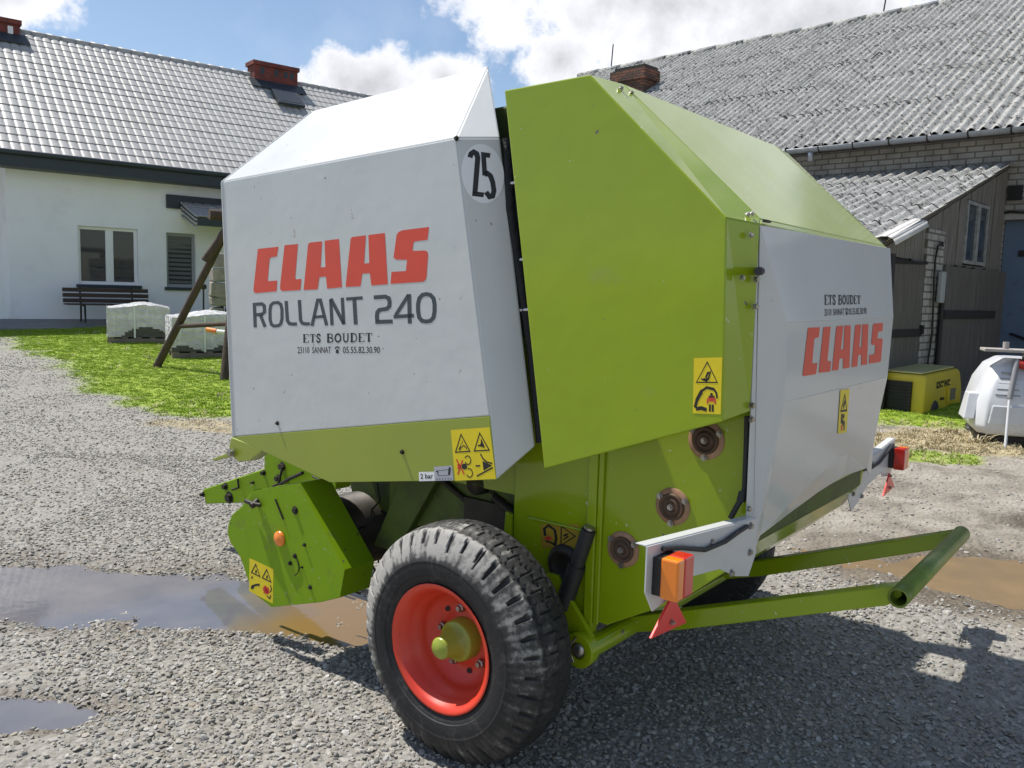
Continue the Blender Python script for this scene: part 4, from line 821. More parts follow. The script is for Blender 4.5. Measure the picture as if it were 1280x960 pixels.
# speed disc on the hood's rear bevel
bev_n = (h_br - h_tr).cross(h_ru - h_tr).normalized(); bev_n = bev_n if bev_n.y < 0 else -bev_n
def ZB(px, py, lift=.0006): return LPP(px, py, h_tr + bev_n * lift, bev_n)
c25 = ZB(603.5, 217); ex = Vector((bev_n.y * -1, bev_n.x, 0)).normalized(); ey = (h_br - h_tr).normalized() * -1
dsk = MB(); rr = .101
e_h = ex - ey * ex.dot(ey); e_h.normalize()
dsk.poly([c25 + (e_h * cos(2 * pi * k / 40) * rr * .72 + ey * sin(2 * pi * k / 40) * rr * 1.02) for k in range(40)])
d25 = dsk.build('speed_disc', M_whitest, baler)
n25 = MB(); Q = lambda x, y: ZB(560 + x / 5.05, 80 + y / 5.05, .0012)
ribbon(n25, [(138, 590), (146, 566), (162, 556), (180, 566), (188, 592), (184, 640), (170, 815)], 33, 0, Q); ribbon(n25, [(153, 818), (226, 826)], 30, 0, Q)
ribbon(n25, [(266, 578), (224, 572), (232, 704)], 30, 0, Q); ribbon(n25, [(230, 700), (248, 690), (268, 706), (282, 745), (290, 800), (282, 834), (262, 838), (240, 808)], 31, 0, Q)
n25.build('speed_number', M_black, d25)

def sticker(name, corners, parent, ground, draw, label=None):
    """corners bl, br, tr, tl on the panel; draw(mb, f) in the unit square (material 0 black, 1 red)"""
    f0 = quadmap(*corners, .0004); f1 = quadmap(*corners, .0009)
    g = MB(); g.poly([f0(0, 0), f0(1, 0), f0(1, 1), f0(0, 1)]); o = g.build(name, ground, baler)
    if label: o['label'] = label
    d = MB(); draw(d, f1); d.build('pictogram', [M_black, M_redpic], o); return o
def tri(mb, f, cx, cy, w, h, lw=.025): ribbon(mb, [(cx - w / 2, cy), (cx + w / 2, cy), (cx, cy + h)], lw, 0, f, True)
def draw_hood(mb, f):
    for x0 in (.26, .74): tri(mb, f, x0, .56, .37, .34)
    ribbon(mb, [(.17, .6), (.22, .68), (.2, .6)], .03, 0, f); ribbon(mb, [(.22, .64), (.3, .68), (.36, .64), (.37, .6)], .02, 0, f); ribbon(mb, [(.23, .7), (.28, .74), (.27, .79)], .012, 0, f)
    ribbon(mb, [(.66, .66), (.74, .66), (.82, .62)], .03, 0, f); ribbon(mb, [(.72, .64), (.77, .72), (.8, .64)], .045, 0, f); ribbon(mb, [(.76, .7), (.76, .78)], .025, 0, f)
    mb.poly([f(*p) for p in circ(.27, .27, .07, .06, 12)])
    ribbon(mb, circ(.37, .39, .075, .085, 10, radians(-160), radians(150)), .022, 0, f); ribbon(mb, circ(.38, .14, .075, .085, 10, radians(-160), radians(120)), .022, 0, f)
    ribbon(mb, [(.08, .42), (.25, .12)], .035, 0, f, mi=1); ribbon(mb, [(.24, .4), (.08, .12)], .035, 0, f, mi=1); ribbon(mb, [(.12, .22), (.12, .32)], .05, 0, f, mi=1)
    mb.poly([f(.73, .36), f(.73, .17), f(.95, .26)]); ribbon(mb, [(.55, .27), (.66, .27)], .03, 0, f); ribbon(mb, [(.7, .5), (.75, .4), (.84, .33), (.96, .3)], .03, 0, f); ribbon(mb, [(.55, .07), (.96, .22)], .03, 0, f)
hs = LP
sticker('warning_sticker', [hs(569, 601, .2), hs(620, 598.5, .2), hs(612, 534, .2), hs(563.5, 537.5, .2)], nh, M_yellow, draw_hood, 'yellow four field warning sticker')
def draw_2bar(mb, f): text_mb(mb, '2 bar', lambda x, y: f(.1 + .8 * x, .25 + .55 * y), bold=.02)
sticker('pressure_label', [hs(524, 601.5, .1995), hs(543.5, 601, .1995), hs(543, 589.5, .1995), hs(523.5, 590, .1995)], nh, M_whitest, draw_2bar)
def draw_grey(mb, f):
    ribbon(mb, [(.2, .35), (.8, .38), (.8, .75), (.2, .7), (.2, .35)], .035, 0, f); ribbon(mb, [(.8, .4), (.88, .9)], .11, 0, f); ribbon(mb, [(.12, .7), (.2, .62)], .09, 0, f)
    for k in range(6): ribbon(mb, [(.1 + .15 * k, .12), (.16 + .15 * k, .12)], .08, 0, f)
sticker('instruction_label', [hs(543.5, 601, .1995), hs(567, 600.5, .1995), hs(565, 582, .1995), hs(542.5, 583.5, .1995)], nh, M_greyst, draw_grey)
def bolts(name, parent, L, m=None):
    for p, n, r in L:
        b_ = MB(); bolt(b_, p, n, r); b_.build(name, m or M_steel, parent)
bolts('hood_bolt', nh, [(hs(px, py, .199), (0, -1, 0), .0065) for px, py in [(347, 529), (571, 173), (503, 565)]], M_darkiron)

# ---- machine body between the hoods
mb = MB()
mb.box((-1.15, .47, 1.02), (.30, 1.59, 2.05)); mb.box((-.75, .49, .62), (.32, 1.57, 1.02))
mb.prism([P(-1.15, .47, 2.05), P(.02, .47, 2.05), P(.02, .47, 2.30), P(-.95, .47, 2.26)], (0, 1.12, 0))
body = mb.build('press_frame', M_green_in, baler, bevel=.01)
mb = MB()   # near side plate of the frame, behind the wheel
mb.prism([P(-.02, .43, .42), P(.345, .43, .40), P(.345, .43, 1.45), P(-.02, .43, 1.45)], (0, .03, 0))
mb.prism([P(-.06, .415, .60), P(-.022, .415, .55), P(-.022, .415, .79), P(-.048, .415, .80)], (0, .02, 0))
mb.box((.315, .412, .40), (.35, .43, 1.4)); mb.box((.05, .42, .788), (.33, .43, .797))
mb.box((-.40, .44, .86), (.05, .46, 1.10))
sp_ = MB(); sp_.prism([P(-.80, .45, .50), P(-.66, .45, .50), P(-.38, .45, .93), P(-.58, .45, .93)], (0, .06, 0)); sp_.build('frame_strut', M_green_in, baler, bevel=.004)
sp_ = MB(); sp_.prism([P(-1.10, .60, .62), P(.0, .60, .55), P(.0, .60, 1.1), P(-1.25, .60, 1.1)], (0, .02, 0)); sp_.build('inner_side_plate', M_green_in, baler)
side = mb.build('side_plate', M_green, baler, bevel=.004)
mb = MB(); mb.prism([p for p in mir([P(-.02, .43, .42), P(.345, .43, .40), P(.345, .43, 1.45), P(-.02, .43, 1.45)])], (0, -.03, 0)); mb.build('side_plate', M_green, baler)
# drive chain, sprockets and hoses in the dark under the hood
mb = MB()
for l, u, r in ((-.62, 1.02, .13), (-.18, .92, .10), (-.30, 1.25, .16), (-.85, 1.15, .10)):
    mb.lathe([(0, .01), (0, r), (.012, r), (.012, .01)], P(l, .50, u), (0, 1, 0), 28, 0, False, fn=lambda t, o, rr, r=r: rr * (1 + .05 * (1 if (t * 24 / (2 * pi)) % 1 < .5 else -1)) if rr > .02 else rr)
    mb.lathe([(-.05, .001), (-.05, .03), (.0, .03)], P(l, .50, u), (0, 1, 0), 14)
mb.tube([P(-.70, .50, 1.02), P(-.45, .50, .90), P(-.16, .50, .84)], .018, 8); mb.tube([P(-.75, .49, .98), P(-.42, .48, .84), P(-.08, .49, .68)], .013, 8)
mb.tube([P(-.16, .49, .82), P(-.05, .47, .78), P(.0, .45, .70)], .02, 8); mb.lathe([(0, .001), (0, .045), (.06, .045)], P(-.22, .44, .87), (0, 1, 0), 16)
mb.box((-.30, .47, .70), (-.02, .50, .80))
mb.build('drive_train', M_darkiron, baler)
# sticker, ram and bearing on the side plate
def draw_side(mb, f):
    ribbon(mb, [(.12, .5), (.1, .8), (.22, .95), (.38, .75), (.42, .4), (.38, .1)], .07, 0, f); ribbon(mb, [(.12, .3), (.3, .2), (.4, .1)], .07, 0, f)
    ribbon(mb, [(.1, .4), (.3, .4)], .09, 0, f, mi=1); ribbon(mb, [(.2, .3), (.2, .5)], .07, 0, f, mi=1)
    ribbon(mb, [(.55, .1), (.55, .92), (.92, .5)], .045, 0, f, True); ribbon(mb, [(.62, .5), (.72, .6)], .08, 0, f); ribbon(mb, [(.62, .35), (.74, .5)], .05, 0, f)
sticker('warning_sticker', [hs(677, 684.5, .4285), hs(722, 685, .4285), hs(724, 655.5, .4285), hs(675.5, 655, .4285)], side, M_amberst, draw_side, 'faded amber two field warning sticker')
mb = MB(); a = LP(736, 662, .40); b = LP(704, 758, .40)
mb.tube([a, a + (b - a) * .5], .026, 14); mb.tube([a + (b - a) * .45, b], .032, 14); mb.tube([b, b + (b - a) * .3], .02, 12)
mb.build('hydraulic_ram', M_rubber, baler)
mb = MB(); mb.tube([a + (a - b).normalized() * .003, a + (a - b).normalized() * .012], .02, 12); mb.build('ram_cap', M_steel, baler)
mb = MB(); c0 = LP(706, 706, .425); mb.lathe([(-.012, .001), (-.012, .04), (-.02, .045), (-.02, .06), (0, .075)], c0, (0, 1, 0), 22); mb.build('roller_bearing', M_darkiron, baler, )

# ---- tailgate
g_a, g_b, g_k, g_r, g_l = P(.066, .2, 2.268), P(.397, .2, 2.276), P(.864, .2, 1.836), P(.887, .2, 1.272), P(.278, .2, 1.043)
REARN = P(1, 0, 0)
RX = lambda px, py, l: LPP(px, py, P(l, 0, 0), REARN)
ch_t = P(.905, .338, 1.828); ch_b = RX(938, 514, .905)
f_t, f_b = P(.405, .385, 2.285), P(.89, .375, 1.846)
mb = MB()
for m in (0, 1):
    q = (lambda L: mir(L)[::-1]) if m else (lambda L: L)
    mb.poly(q([g_a, g_l, g_r, g_k, g_b])); mb.poly(q([g_k, g_r, ch_b, ch_t])); mb.poly(q([g_b, g_k, ch_t, f_b, f_t]))
    mb.poly(q([g_b, f_t, P(.066, .385, 2.283), g_a]))
mb.poly([f_t, f_b, *mir([f_b, f_t])]); mb.poly([P(.066, .385, 2.283), f_t, *mir([f_t, P(.066, .385, 2.283)])])
mb.poly([f_b, ch_t, *mir([ch_t, f_b])])
gate = mb.build('tailgate', M_green, baler, solid=.008, bevel=.006); gate['label'] = 'green tailgate shell with a sloping rear roof'
mb = MB()   # chamber half carried by the tailgate: polygonal drum
ch = [P(.355, .43, 2.1), P(.355, .43, .478), P(.40, .43, .475), P(.674, .43, .632), P(.82, .43, .762), P(.885, .43, .86), P(.895, .43, 1.0), P(.89, .43, 1.7), P(.5, .43, 2.1)]
mb.prism(ch, (0, 1.2, 0)); mb.box((.351, .418, .47), (.372, .429, 1.35)); 
cham = mb.build('chamber_drum', M_green, gate, bevel=.004)
for px, py in ((883, 550), (841, 633), (779, 686.5)):
    c = LP(px, py, .43); fl = MB()
    fl.lathe([(-.0005, .062), (-.005, .060), (-.006, .040)], c, (0, 1, 0), 36, 0)
    o = fl.build('bearing_flange', M_rust, baler)
    fl = MB(); fl.lathe([(-.006, .045), (-.015, .043), (-.016, .036), (-.010, .034), (-.010, .028), (-.016, .027), (-.016, .016), (-.011, .015), (-.019, .011), (-.019, .0005)], c, (0, 1, 0), 28); fl.build('bearing_housing', M_brownrust, o)
    bolts('flange_bolt', o, [(c + P(cos(2.1 * k + .5) * .052, -.009, sin(2.1 * k + .5) * .055), (0, -1, 0), .0075) for k in range(3)] + [(c + P(0, -.019, 0), (0, -1, 0), .007)])
mb = MB(); mb.tube([LP(934, 520, .405), LP(933, 560, .405), LP(931, 610, .405), LP(928, 622, .39), LP(921, 633, .39), LP(913, 648, .38)], .009, 8); mb.tube([LP(929, 615, .40), LP(926, 627, .39)], .014, 8); mb.build('light_cable', M_rubber, gate)
def draw_gate(mb, f):
    tri(mb, f, .48, .56, .74, .36, .03)
    ribbon(mb, [(.36, .62), (.46, .6), (.54, .63), (.6, .76)], .05, 0, f); ribbon(mb, [(.44, .64), (.5, .72)], .06, 0, f); ribbon(mb, [(.28, .62), (.4, .6), (.5, .58)], .03, 0, f); mb.poly([f(*p) for p in circ(.52, .73, .045, .022, 8)])
    ribbon(mb, [(.08, .1), (.14, .24), (.26, .36), (.32, .4)], .1, 0, f); ribbon(mb, [(.3, .4), (.48, .47), (.74, .44), (.82, .38)], .05, 0, f); ribbon(mb, [(.82, .39), (.86, .28)], .06, 0, f)
    ribbon(mb, [(.12, .08), (.3, .1), (.5, .07)], .07, 0, f)
    ribbon(mb, [(.66, .22), (.66, .30)], .17, 0, f, mi=1); ribbon(mb, [(.52, .18), (.54, .28)], .06, 0, f, mi=1); ribbon(mb, [(.8, .18), (.78, .28)], .06, 0, f, mi=1)
    ribbon(mb, [(.61, .04), (.62, .17)], .07, 0, f); ribbon(mb, [(.72, .04), (.71, .17)], .07, 0, f); ribbon(mb, [(.56, .3), (.77, .3)], .05, 0, f); mb.poly([f(*p) for p in circ(.66, .35, .05, .026, 10)])
sticker('warning_sticker', [hs(866, 516.5, .1995), hs(901, 518, .1995), hs(903, 446.5, .1995), hs(867.5, 447.5, .1995)], gate, M_yellow, draw_gate, 'yellow two field warning sticker on the tailgate side')
L_ = []
for p, n in [(LPP(776, 111, f_t, (.7, 0, .7)), (.7, 0, .7)), (LPP(789, 117, f_t, (.7, 0, .7)), (.7, 0, .7)), (LPP(934, 269, f_b, (.7, 0, .7)), (.7, 0, .7)), (LPP(939, 268, f_b, (.7, 0, .7)), (.7, 0, .7)), (RX(938, 294, .902), (1, 0, 0)), (RX(927, 347, .895), (1, -.2, 0))]: L_.append((p, n, .006))
for px, py in ((945, 349), (944, 383), (940, 507), (939, 524), (936, 636), (935, 690)): L_.append((RX(px, py, .912), (1, -.3, 0), .0075))
bolts('gate_bolt', gate, L_)
mb = MB(); mb.box((.12, .75, 2.284), (.20, .95, 2.31)); mb.box((.902, .36, 1.836), (.912, .40, 1.843)); mb.build('gate_hinge', M_darkiron, gate)
mb = MB(); mb.tube([RX(951, 339, .915), RX(948, 339, .95)], .012, 10); mb.build('rubber_stop', M_rubber, gate)
# black wrapped hose bundle in the gap between hood and tailgate
mb = MB(); mb.prism([P(-.06, .36, 2.12), P(.04, .36, 2.12), P(.24, .36, 1.1), P(.14, .36, 1.1)], (0, .06, 0)); 
for k, s in enumerate((.33, .35, .345)): mb.tube([P(-.02 + .02 * k, s, 2.14 - .03 * k), P(.02 + .02 * k, s - .02, 1.9), P(.07 + .018 * k, s - .01, 1.65), P(.12 + .018 * k, s, 1.4), P(.17 + .02 * k, s, 1.1)], .019, 9)
hb = mb.build('hose_bundle', M_netting, baler)
mb = MB()
for u, l in ((1.98, .02), (1.72, .07), (1.55, .10)): mb.tube([P(l - .05, .312, u), P(l + .02, .308, u + .008), P(l + .05, .33, u - .01)], .005, 6)
mb.build('cable_tie', M_whitest, hb)

# ---- light grey rear panel with a shallow bulge
def RP(px, py): return RX(px, py, .96)
r_t0, r_t1 = P(.905, .338, 1.826), P(.905, 1.715, 1.838)
r_u0, r_u1 = P(.962, .447, 1.55), P(.962, 1.617, 1.562)
r_m0, r_m1 = P(.962, .462, 1.312), P(.962, 1.60, 1.318)
r_b0 = P(.905, .487, .885)
nL = (r_m1 - r_m0).cross(r_b0 - r_m0).normalized(); nL = nL if nL.x > 0 else -nL
def onL(p): return p + P((r_m0 - p).dot(nL) / nL.x, 0, 0)
r_b1 = onL(P(.905, 1.60, .935))
def lerp(a, b, t): return a + (b - a) * t
K = [r_b0, lerp(r_b0, r_b1, .25) + P(.02, 0, .004), lerp(r_b0, r_b1, .5) + P(.028, 0, .018), lerp(r_b0, r_b1, .75) + P(.02, 0, .02), r_b1]
cr = [lerp(r_b0, r_b1, .03) + P(.004, 0, .03), lerp(r_b0, r_b1, .3) + P(.02, 0, .075), lerp(r_b0, r_b1, .62) + P(.028, 0, .13), lerp(r_b0, r_b1, .72) + P(.030, 0, .12)]
mb = MB()
cr = [onL(p) for p in cr]; K = [onL(p) - P(.012, 0, 0) if 0 < i < 4 else p for i, p in enumerate(K)]
mb.poly([r_t0, r_u0, r_u1, r_t1]); mb.poly([r_u0, r_m0, r_m1, r_u1])
mb.poly([r_m0, r_b0, *cr, r_b1, r_m1]); 
mb.poly([r_b0, K[1], cr[1], cr[0]]); mb.poly([K[1], K[2], cr[2], cr[1]]); mb.poly([K[2], K[3], cr[3], cr[2]]); mb.poly([K[3], r_b1, cr[3]])
fl0, fl1 = RX(949, 284, .903), RX(929, 652, .903)
fb0, fb1 = RX(945, 330, .895), RX(926, 660, .895)
mb.poly([r_t0, P(.905, .44, .835), r_b0, r_m0, r_u0]);
mb.poly([P(.902, .338, 1.826), P(.902, .345, 1.70), P(.902, .385, .835), P(.905, .44, .835)])
mb.poly([r_t1, r_u1, r_m1, r_b1, P(.905, 1.66, .90)]); mb.poly([r_t1, P(.905, 1.66, .90), P(.902, 1.70, .90), P(.902, 1.725, 1.70)])
rear = mb.build('rear_panel', M_white, baler, solid=.004, bevel=.003); rear['label'] = 'dented light grey rear panel with red lettering'
mb = MB(); mb.prism([P(.84, .50, .80), P(.89, .50, .865), P(.89, .50, .93), P(.84, .50, .95)], (0, 1.09, 0)); mb.build('lower_lip', M_green_in, gate)
# lettering on the rear panel: letters lie on the middle facet, the dealer lines above the crease
def RM(px, py): return RX(px, py, .9632)
nU = (r_u1 - r_u0).cross(r_t0 - r_u0).normalized(); nU = nU if nU.x > 0 else -nU
def RU(px, py): return LPP(px, py, r_u0 + nU * .0014, nU)
mb = MB(); Y = lambda x, y: RM(990 + x / 7.385, 355 + y / 7.385)
LET2 = [
 [(148, 410), (160, 403), (258, 400), (247, 492), (214, 500), (206, 512), (188, 725), (194, 735), (236, 728), (222, 832), (112, 850), (98, 845)],
 [(292, 398), (358, 393), (328, 700), (334, 714), (362, 712), (354, 808), (250, 820), (250, 800)],
 [(410, 398), (418, 388), (474, 385), (452, 604), (476, 602), (486, 384), (543, 382), (532, 772), (472, 782), (472, 684), (440, 690), (428, 795), (370, 800)],
 [(584, 385), (592, 376), (640, 374), (622, 585), (642, 582), (652, 373), (705, 370), (694, 742), (640, 750), (640, 652), (614, 656), (602, 762), (550, 768)],
 [(748, 376), (760, 365), (842, 360), (834, 435), (800, 440), (794, 448), (790, 505), (828, 503), (838, 512), (822, 708), (812, 720), (712, 736), (716, 655), (764, 645), (770, 562), (742, 562), (732, 548)]]
for L in LET2: mb.poly([Y(*p) for p in L][::-1])
mb.build('red_lettering', M_redlet, rear)
mb = MB(); Y2 = lambda x, y: RU(990 + x / 7.385, 355 + y / 7.385)
dealer(mb, Y2, [('E', 302, 340), ('T', 340, 372), ('S', 374, 408), ('B', 430, 465), ('O', 466, 500), ('U', 502, 534), ('D', 536, 570), ('E', 572, 602), ('T', 603, 636)], lambda x: 100 + (x - 302) * .02, lambda x: 192 - (x - 302) * .03)
text_mb(mb, '23110  SANNAT', lambda x, y: Y2(302 + 180 * x, 294 - 62 * y - 8 * x), bold=.004); text_mb(mb, '05.55.82.30.90', lambda x, y: Y2(524 + 166 * x, 284 - 58 * y - 8 * x), bold=.004)
tel(lambda x, y: Y2(494 + 24 * x, 285 - 60 * y), mb)
mb.build('dealer_lettering', M_black, rear)
nL = (r_m1 - r_m0).cross(r_b0 - r_m0).normalized(); nL = nL if nL.x > 0 else -nL
RLw = lambda px, py: LPP(px, py, r_m0 + nL * .002, nL)
def draw_rear(mb, f):
    tri(mb, f, .5, .52, .66, .36, .06); ribbon(mb, [(.4, .6), (.6, .74)], .12, 0, f)
    ribbon(mb, [(.3, .46), (.3, .3), (.7, .2)], .12, 0, f); ribbon(mb, [(.5, .34), (.5, .44)], .22, 0, f); ribbon(mb, [(.4, .06), (.4, .2)], .16, 0, f, mi=1); ribbon(mb, [(.66, .06), (.66, .18)], .12, 0, f)
sticker('warning_sticker', [RLw(1047, 542), RLw(1058, 540.5), RLw(1062, 486), RLw(1050.5, 487.5)], rear, M_yellow, draw_rear, 'small tall yellow warning sticker below the red lettering')

# ---- rear light brackets
def light_bracket(m):
    def q(L): return [p + P(-.065, -.12, -.05) for p in mir(L)] if m else L
    N_ = lambda px, py: RX(px, py, .925)
    pts = [N_(808, 683), N_(943, 648), N_(944, 690), N_(934, 720), N_(918, 720), N_(898, 711), N_(853, 723), N_(848, 738), N_(814, 764), N_(805, 741)]
    mb = MB(); mb.prism(q(pts), (.004, 0, 0))
    mb.prism(q([pts[0], pts[1], pts[1] + P(0, 0, .003), pts[0] + P(0, 0, .003)]), (-.03, 0, 0)); 
    e = pts[1]; mb.prism(q([e, e + P(0, .02, 0), e + P(0, .02, -.06), pts[2] + P(0, 0, 0)]), (.003, 0, 0))
    o = mb.build('light_bracket', M_white2, baler, fix=True, bevel=.0012)
    mb = MB(); mb.tube(q([N_(824, 685) + P(.012, 0, 0), N_(845, 683) + P(.016, 0, 0), N_(875, 686) + P(.014, 0, 0), N_(900, 676) + P(.014, 0, 0), N_(918, 664) + P(.012, 0, 0), N_(930, 657) + P(.01, 0, 0)]), .0065, 8); mb.build('light_cable', M_rubber, o)
    c = N_(824, 717); y0, z0 = c.y - .025, c.z - .075 / 1.0
    y0 = N_(812, 717).y; y1 = y0 + .085; z0 = N_(818, 741).z; z1 = N_(818, 694).z + .004; x0, x1 = .931, 1.0
    ym = y0 + .012
    mb = MB(); a0, a1 = (y0, y1) if not m else (2 * SC - y1 - .12, 2 * SC - y0 - .12); z0, z1, x0, x1 = (z0 - .05 * m, z1 - .05 * m, x0 - .065 * m, x1 - .065 * m)
    base = MB(); base.box((x0, a0 + .004, z0 + .004), (x0 + .022, a1 - .004, z1 - .004)); lo = base.build('tail_light', M_black, baler)
    yo = a0 if not m else a1; sp = yo + (.034 if not m else -.034)
    mb.box((x0 + .022, min(yo, sp), z0), (x1, max(yo, sp), z1)); mb.build('orange_lens', M_orange, lo, bevel=.005)
    far = a1 if not m else a0; mb = MB(); mb.box((x0 + .022, min(sp, far) + .0005, z0), (x1, max(sp, far), z1)); mb.build('red_lens', M_redlens, lo, bevel=.005)
    mb = MB(); mb.prism(q([N_(805, 796) + P(.012, 0, 0), N_(850, 776) + P(.012, 0, 0), N_(833, 741) + P(.012, 0, 0)]), (.008, 0, 0)); rf = mb.build('triangle_reflector', M_reflred, o, fix=True, bevel=.002)
    b0 = N_(833, 747); b1 = N_(830, 775)
    bolts('bracket_bolt', o, [(q([b0 + P(.021, 0, 0)])[0], (1, 0, 0), .005), (q([b1 + P(.021, 0, 0)])[0], (1, 0, 0), .005)] + [(q([N_(px, py) + P(.004, 0, 0)])[0], (1, 0, 0), .008) for px, py in ((936, 657), (935, 690), (912, 716), (888, 678))])
light_bracket(0); light_bracket(1)

# ---- bale ramp: two arms and a cross tube behind the tailgate
mb = MB(); u0 = lambda l: .385 + (l - .34) * .385
def arm(s):
    mb.prism([P(.36, s, .37), P(.56, s, u0(.56) - .035), P(1.25, s, u0(1.25) - .03), P(1.29, s, u0(1.29) - .005), P(1.285, s, u0(1.285) + .03), P(.60, s, u0(.6) + .035), P(.36, s, .43)], (0, .06, 0))
for s in (.645, 1.43): 
    mb = MB(); arm(s); mb.build('ramp_arm', M_green, baler, fix=True, bevel=.004)
mb = MB(); tp = P(1.29, .60, .752)
mb.lathe([(0, .024), (0, .030), (.92, .030), (.92, .024), (0, .024)], tp, (0, 1, 0), 20, 0, True); 
mb.build('ramp_tube', M_tube, baler)
mb = MB(); mb.lathe([(0, .001), (0, .038), (1.33, .038), (1.33, .001)], P(.36, .36, .395), (0, 1, 0), 18, 0, False)
mb.prism([P(.17, .385, .62), P(.215, .385, .62), P(.37, .385, .44), P(.385, .385, .385), P(.36, .385, .345), P(.30, .385, .335), P(.17, .385, .37)], (0, .02, 0))
mb.lathe([(-.01, .03), (-.02, .03), (-.02, .062), (.03, .062), (.03, .03)], P(.335, .372, .388), (0, 1, 0), 22)
pv = mb.build('ramp_pivot', M_green, baler, bevel=.003)
mb = MB(); mb.lathe([(-.024, .0005), (-.024, .018), (-.01, .028)], P(.335, .372, .388), (0, 1, 0), 16); mb.tube([P(.335, .345, .44), P(.31, .335, .40), P(.33, .342, .35)], .004, 6); mb.build('pivot_pin', M_steel, pv)

# ---- pickup with its guard box, reel and tines
GP = lambda px, py: LP(px, py, .2)
G = [GP(*p) for p in ((314, 614), (374, 604), (431, 712), (425, 747), (400, 753), (339, 759), (315, 740), (300, 695))]
mb = MB(); bk = P(0, .16, 0)
mb.prism(G[::-1], (0, .004, 0)); 
for i in (1, 2): mb.poly([G[i], G[i + 1], G[i + 1] + bk, G[i] + bk])
mb.poly([G[0], G[1], G[1] + bk, G[0] + bk]); mb.poly([G[3], G[4], G[4] + bk, G[3] + bk])
guard = mb.build('pickup_guard', M_green_low, baler, bevel=.004)
mb = MB(); mb.prism(mir(G), (0, -.16, 0)); mb.build('pickup_guard', M_green_low, baler, fix=True)
def draw_guard(mb, f):
    for x0 in (.27, .73): tri(mb, f, x0, .60, .36, .3, .035); ribbon(mb, [(x0, .64), (x0 + .03, .74)], .06, 0, f)
    ribbon(mb, [(.1, .18), (.3, .3), (.45, .36)], .06, 0, f); ribbon(mb, [(.1, .42), (.14, .5)], .05, 0, f); ribbon(mb, [(.08, .12), (.2, .2)], .07, 0, f)
    ribbon(mb, [(.6, .24), (.85, .34)], .16, 0, f, mi=1); ribbon(mb, [(.78, .2), (.66, .4)], .12, 0, f, mi=1); ribbon(mb, [(.88, .5), (.94, .42), (.9, .3)], .04, 0, f); ribbon(mb, [(.75, .14), (.88, .1), (.92, .22)], .04, 0, f)
sticker('warning_sticker', [GP(311.5, 739), GP(341, 754.5), GP(342, 711.5), GP(312, 697.5)], guard, M_yellow, draw_guard, 'yellow warning sticker on the pickup guard')
mb = MB(); mb.lathe([(-.002, .034), (-.012, .032), (-.014, .028), (-.02, .012), (-.021, .0005)], GP(350.5, 673) , (0, 1, 0), 24); mb.build('round_reflector', M_orange, guard)
mb = MB()
for px, py, r in ((369, 638, .013), (381, 681, .006), (369, 695, .008), (363, 704, .007), (388, 734, .007), (378, 709, .004)): bolt(mb, GP(px, py), (0, -1, 0), r)
mb.tube([GP(345, 624) + P(0, -.004, 0), GP(355, 649) + P(0, -.004, 0)], .004, 6); mb.tube([GP(312, 625) + P(0, -.02, 0), GP(322, 628) + P(0, -.03, 0), GP(328, 631) + P(0, -.01, 0)], .010, 8); mb.tube([GP(322, 626), GP(323, 631) + P(0, -.035, 0)], .014, 8)
for i in range(8): 
    a_, b_ = radians(-70 + 18 * i), radians(-70 + 18 * (i + 1)); c = GP(366, 706)
    mb.tube([c + P(cos(a_) * .045 , -.003, sin(a_) * .045), c + P(cos(b_) * .045, -.003, sin(b_) * .045)], .0022, 5)
mb.build('guard_fitting', M_darkiron, guard)
mb = MB()   # cam housing ahead of the guard
cam_pts = [LP(*p, .24) for p in ((316, 612), (302, 633), (290, 643), (285, 655), (284, 667), (288, 679), (296, 690), (300, 697), (316, 740), (330, 700))]
mb.prism(cam_pts[::-1], (0, .05, 0)); mb.build('cam_housing', M_green_low, baler, fix=True, bevel=.004)
mb = MB(); cz = P(-1.05, 0, .50)
mb.lathe([(0, .001), (0, .17), (1.30, .17), (1.30, .001)], P(-1.05, .38, .50), (0, 1, 0), 28, 0, True)
mb.build('pickup_reel', M_darkiron, baler)
mb = MB()
for k in range(12):
    s = .45 + k * .105
    for j in range(4):
        t = radians(90 * j + 23 * (k % 2) + 200); a = cz + P(cos(t) * .16, s, sin(t) * .16); b = cz + P(cos(t) * .24, s, sin(t) * .24); c = cz + P(cos(t + .25) * .29, s, sin(t + .25) * .29)
        mb.tube([a, b, c], .0045, 5)
mb.build('pickup_tines', M_darkiron, baler)
mb = MB(); mb.prism([P(-1.15, .66, .95), P(-.55, .66, .40), P(-.20, .66, .50), P(-.75, .66, 1.05)], (0, .74, 0)); mb.build('feed_channel', M_green_in, baler)

# ---- drawbar and the lever under the hood
dS = .86; DP = lambda px, py: LP(px, py, dS)
mb = MB(); top = [(330, 566), (330, 586), (258, 610)]; 
mb.prism([DP(*p) for p in ((253, 612), (257, 630), (322, 628), (420, 612), (420, 570), (330, 560), (330, 586))], (0, .10, 0)); mb.prism([p + P(0, .24, 0) for p in [DP(*p) for p in ((253, 612), (257, 630), (322, 628), (420, 612), (420, 570), (330, 560), (330, 586))]], (0, .10, 0))
db = mb.build('drawbar', M_green_low, baler, fix=True, bevel=.006)
mb = MB(); dn = P(0, -1, 0)
for px, py, r in ((254, 618, .012), (282, 608, .016), (287, 622, .026), (353, 583, .018), (348, 598, .016), (317, 603, .007), (330, 591, .012)): bolt(mb, DP(px, py), dn, r, .02)
mb.tube([DP(299, 598) + dn * .01, DP(301, 609) + dn * .014, DP(292, 612) + dn * .012], .006, 6); mb.tube([DP(357, 582) + dn * .02, DP(352, 604) + dn * .02, DP(345, 607) + dn * .02], .007, 6); mb.tube([DP(354, 605) + dn * .02, DP(366, 598) + dn * .03, DP(384, 590) + dn * .03], .010, 8)
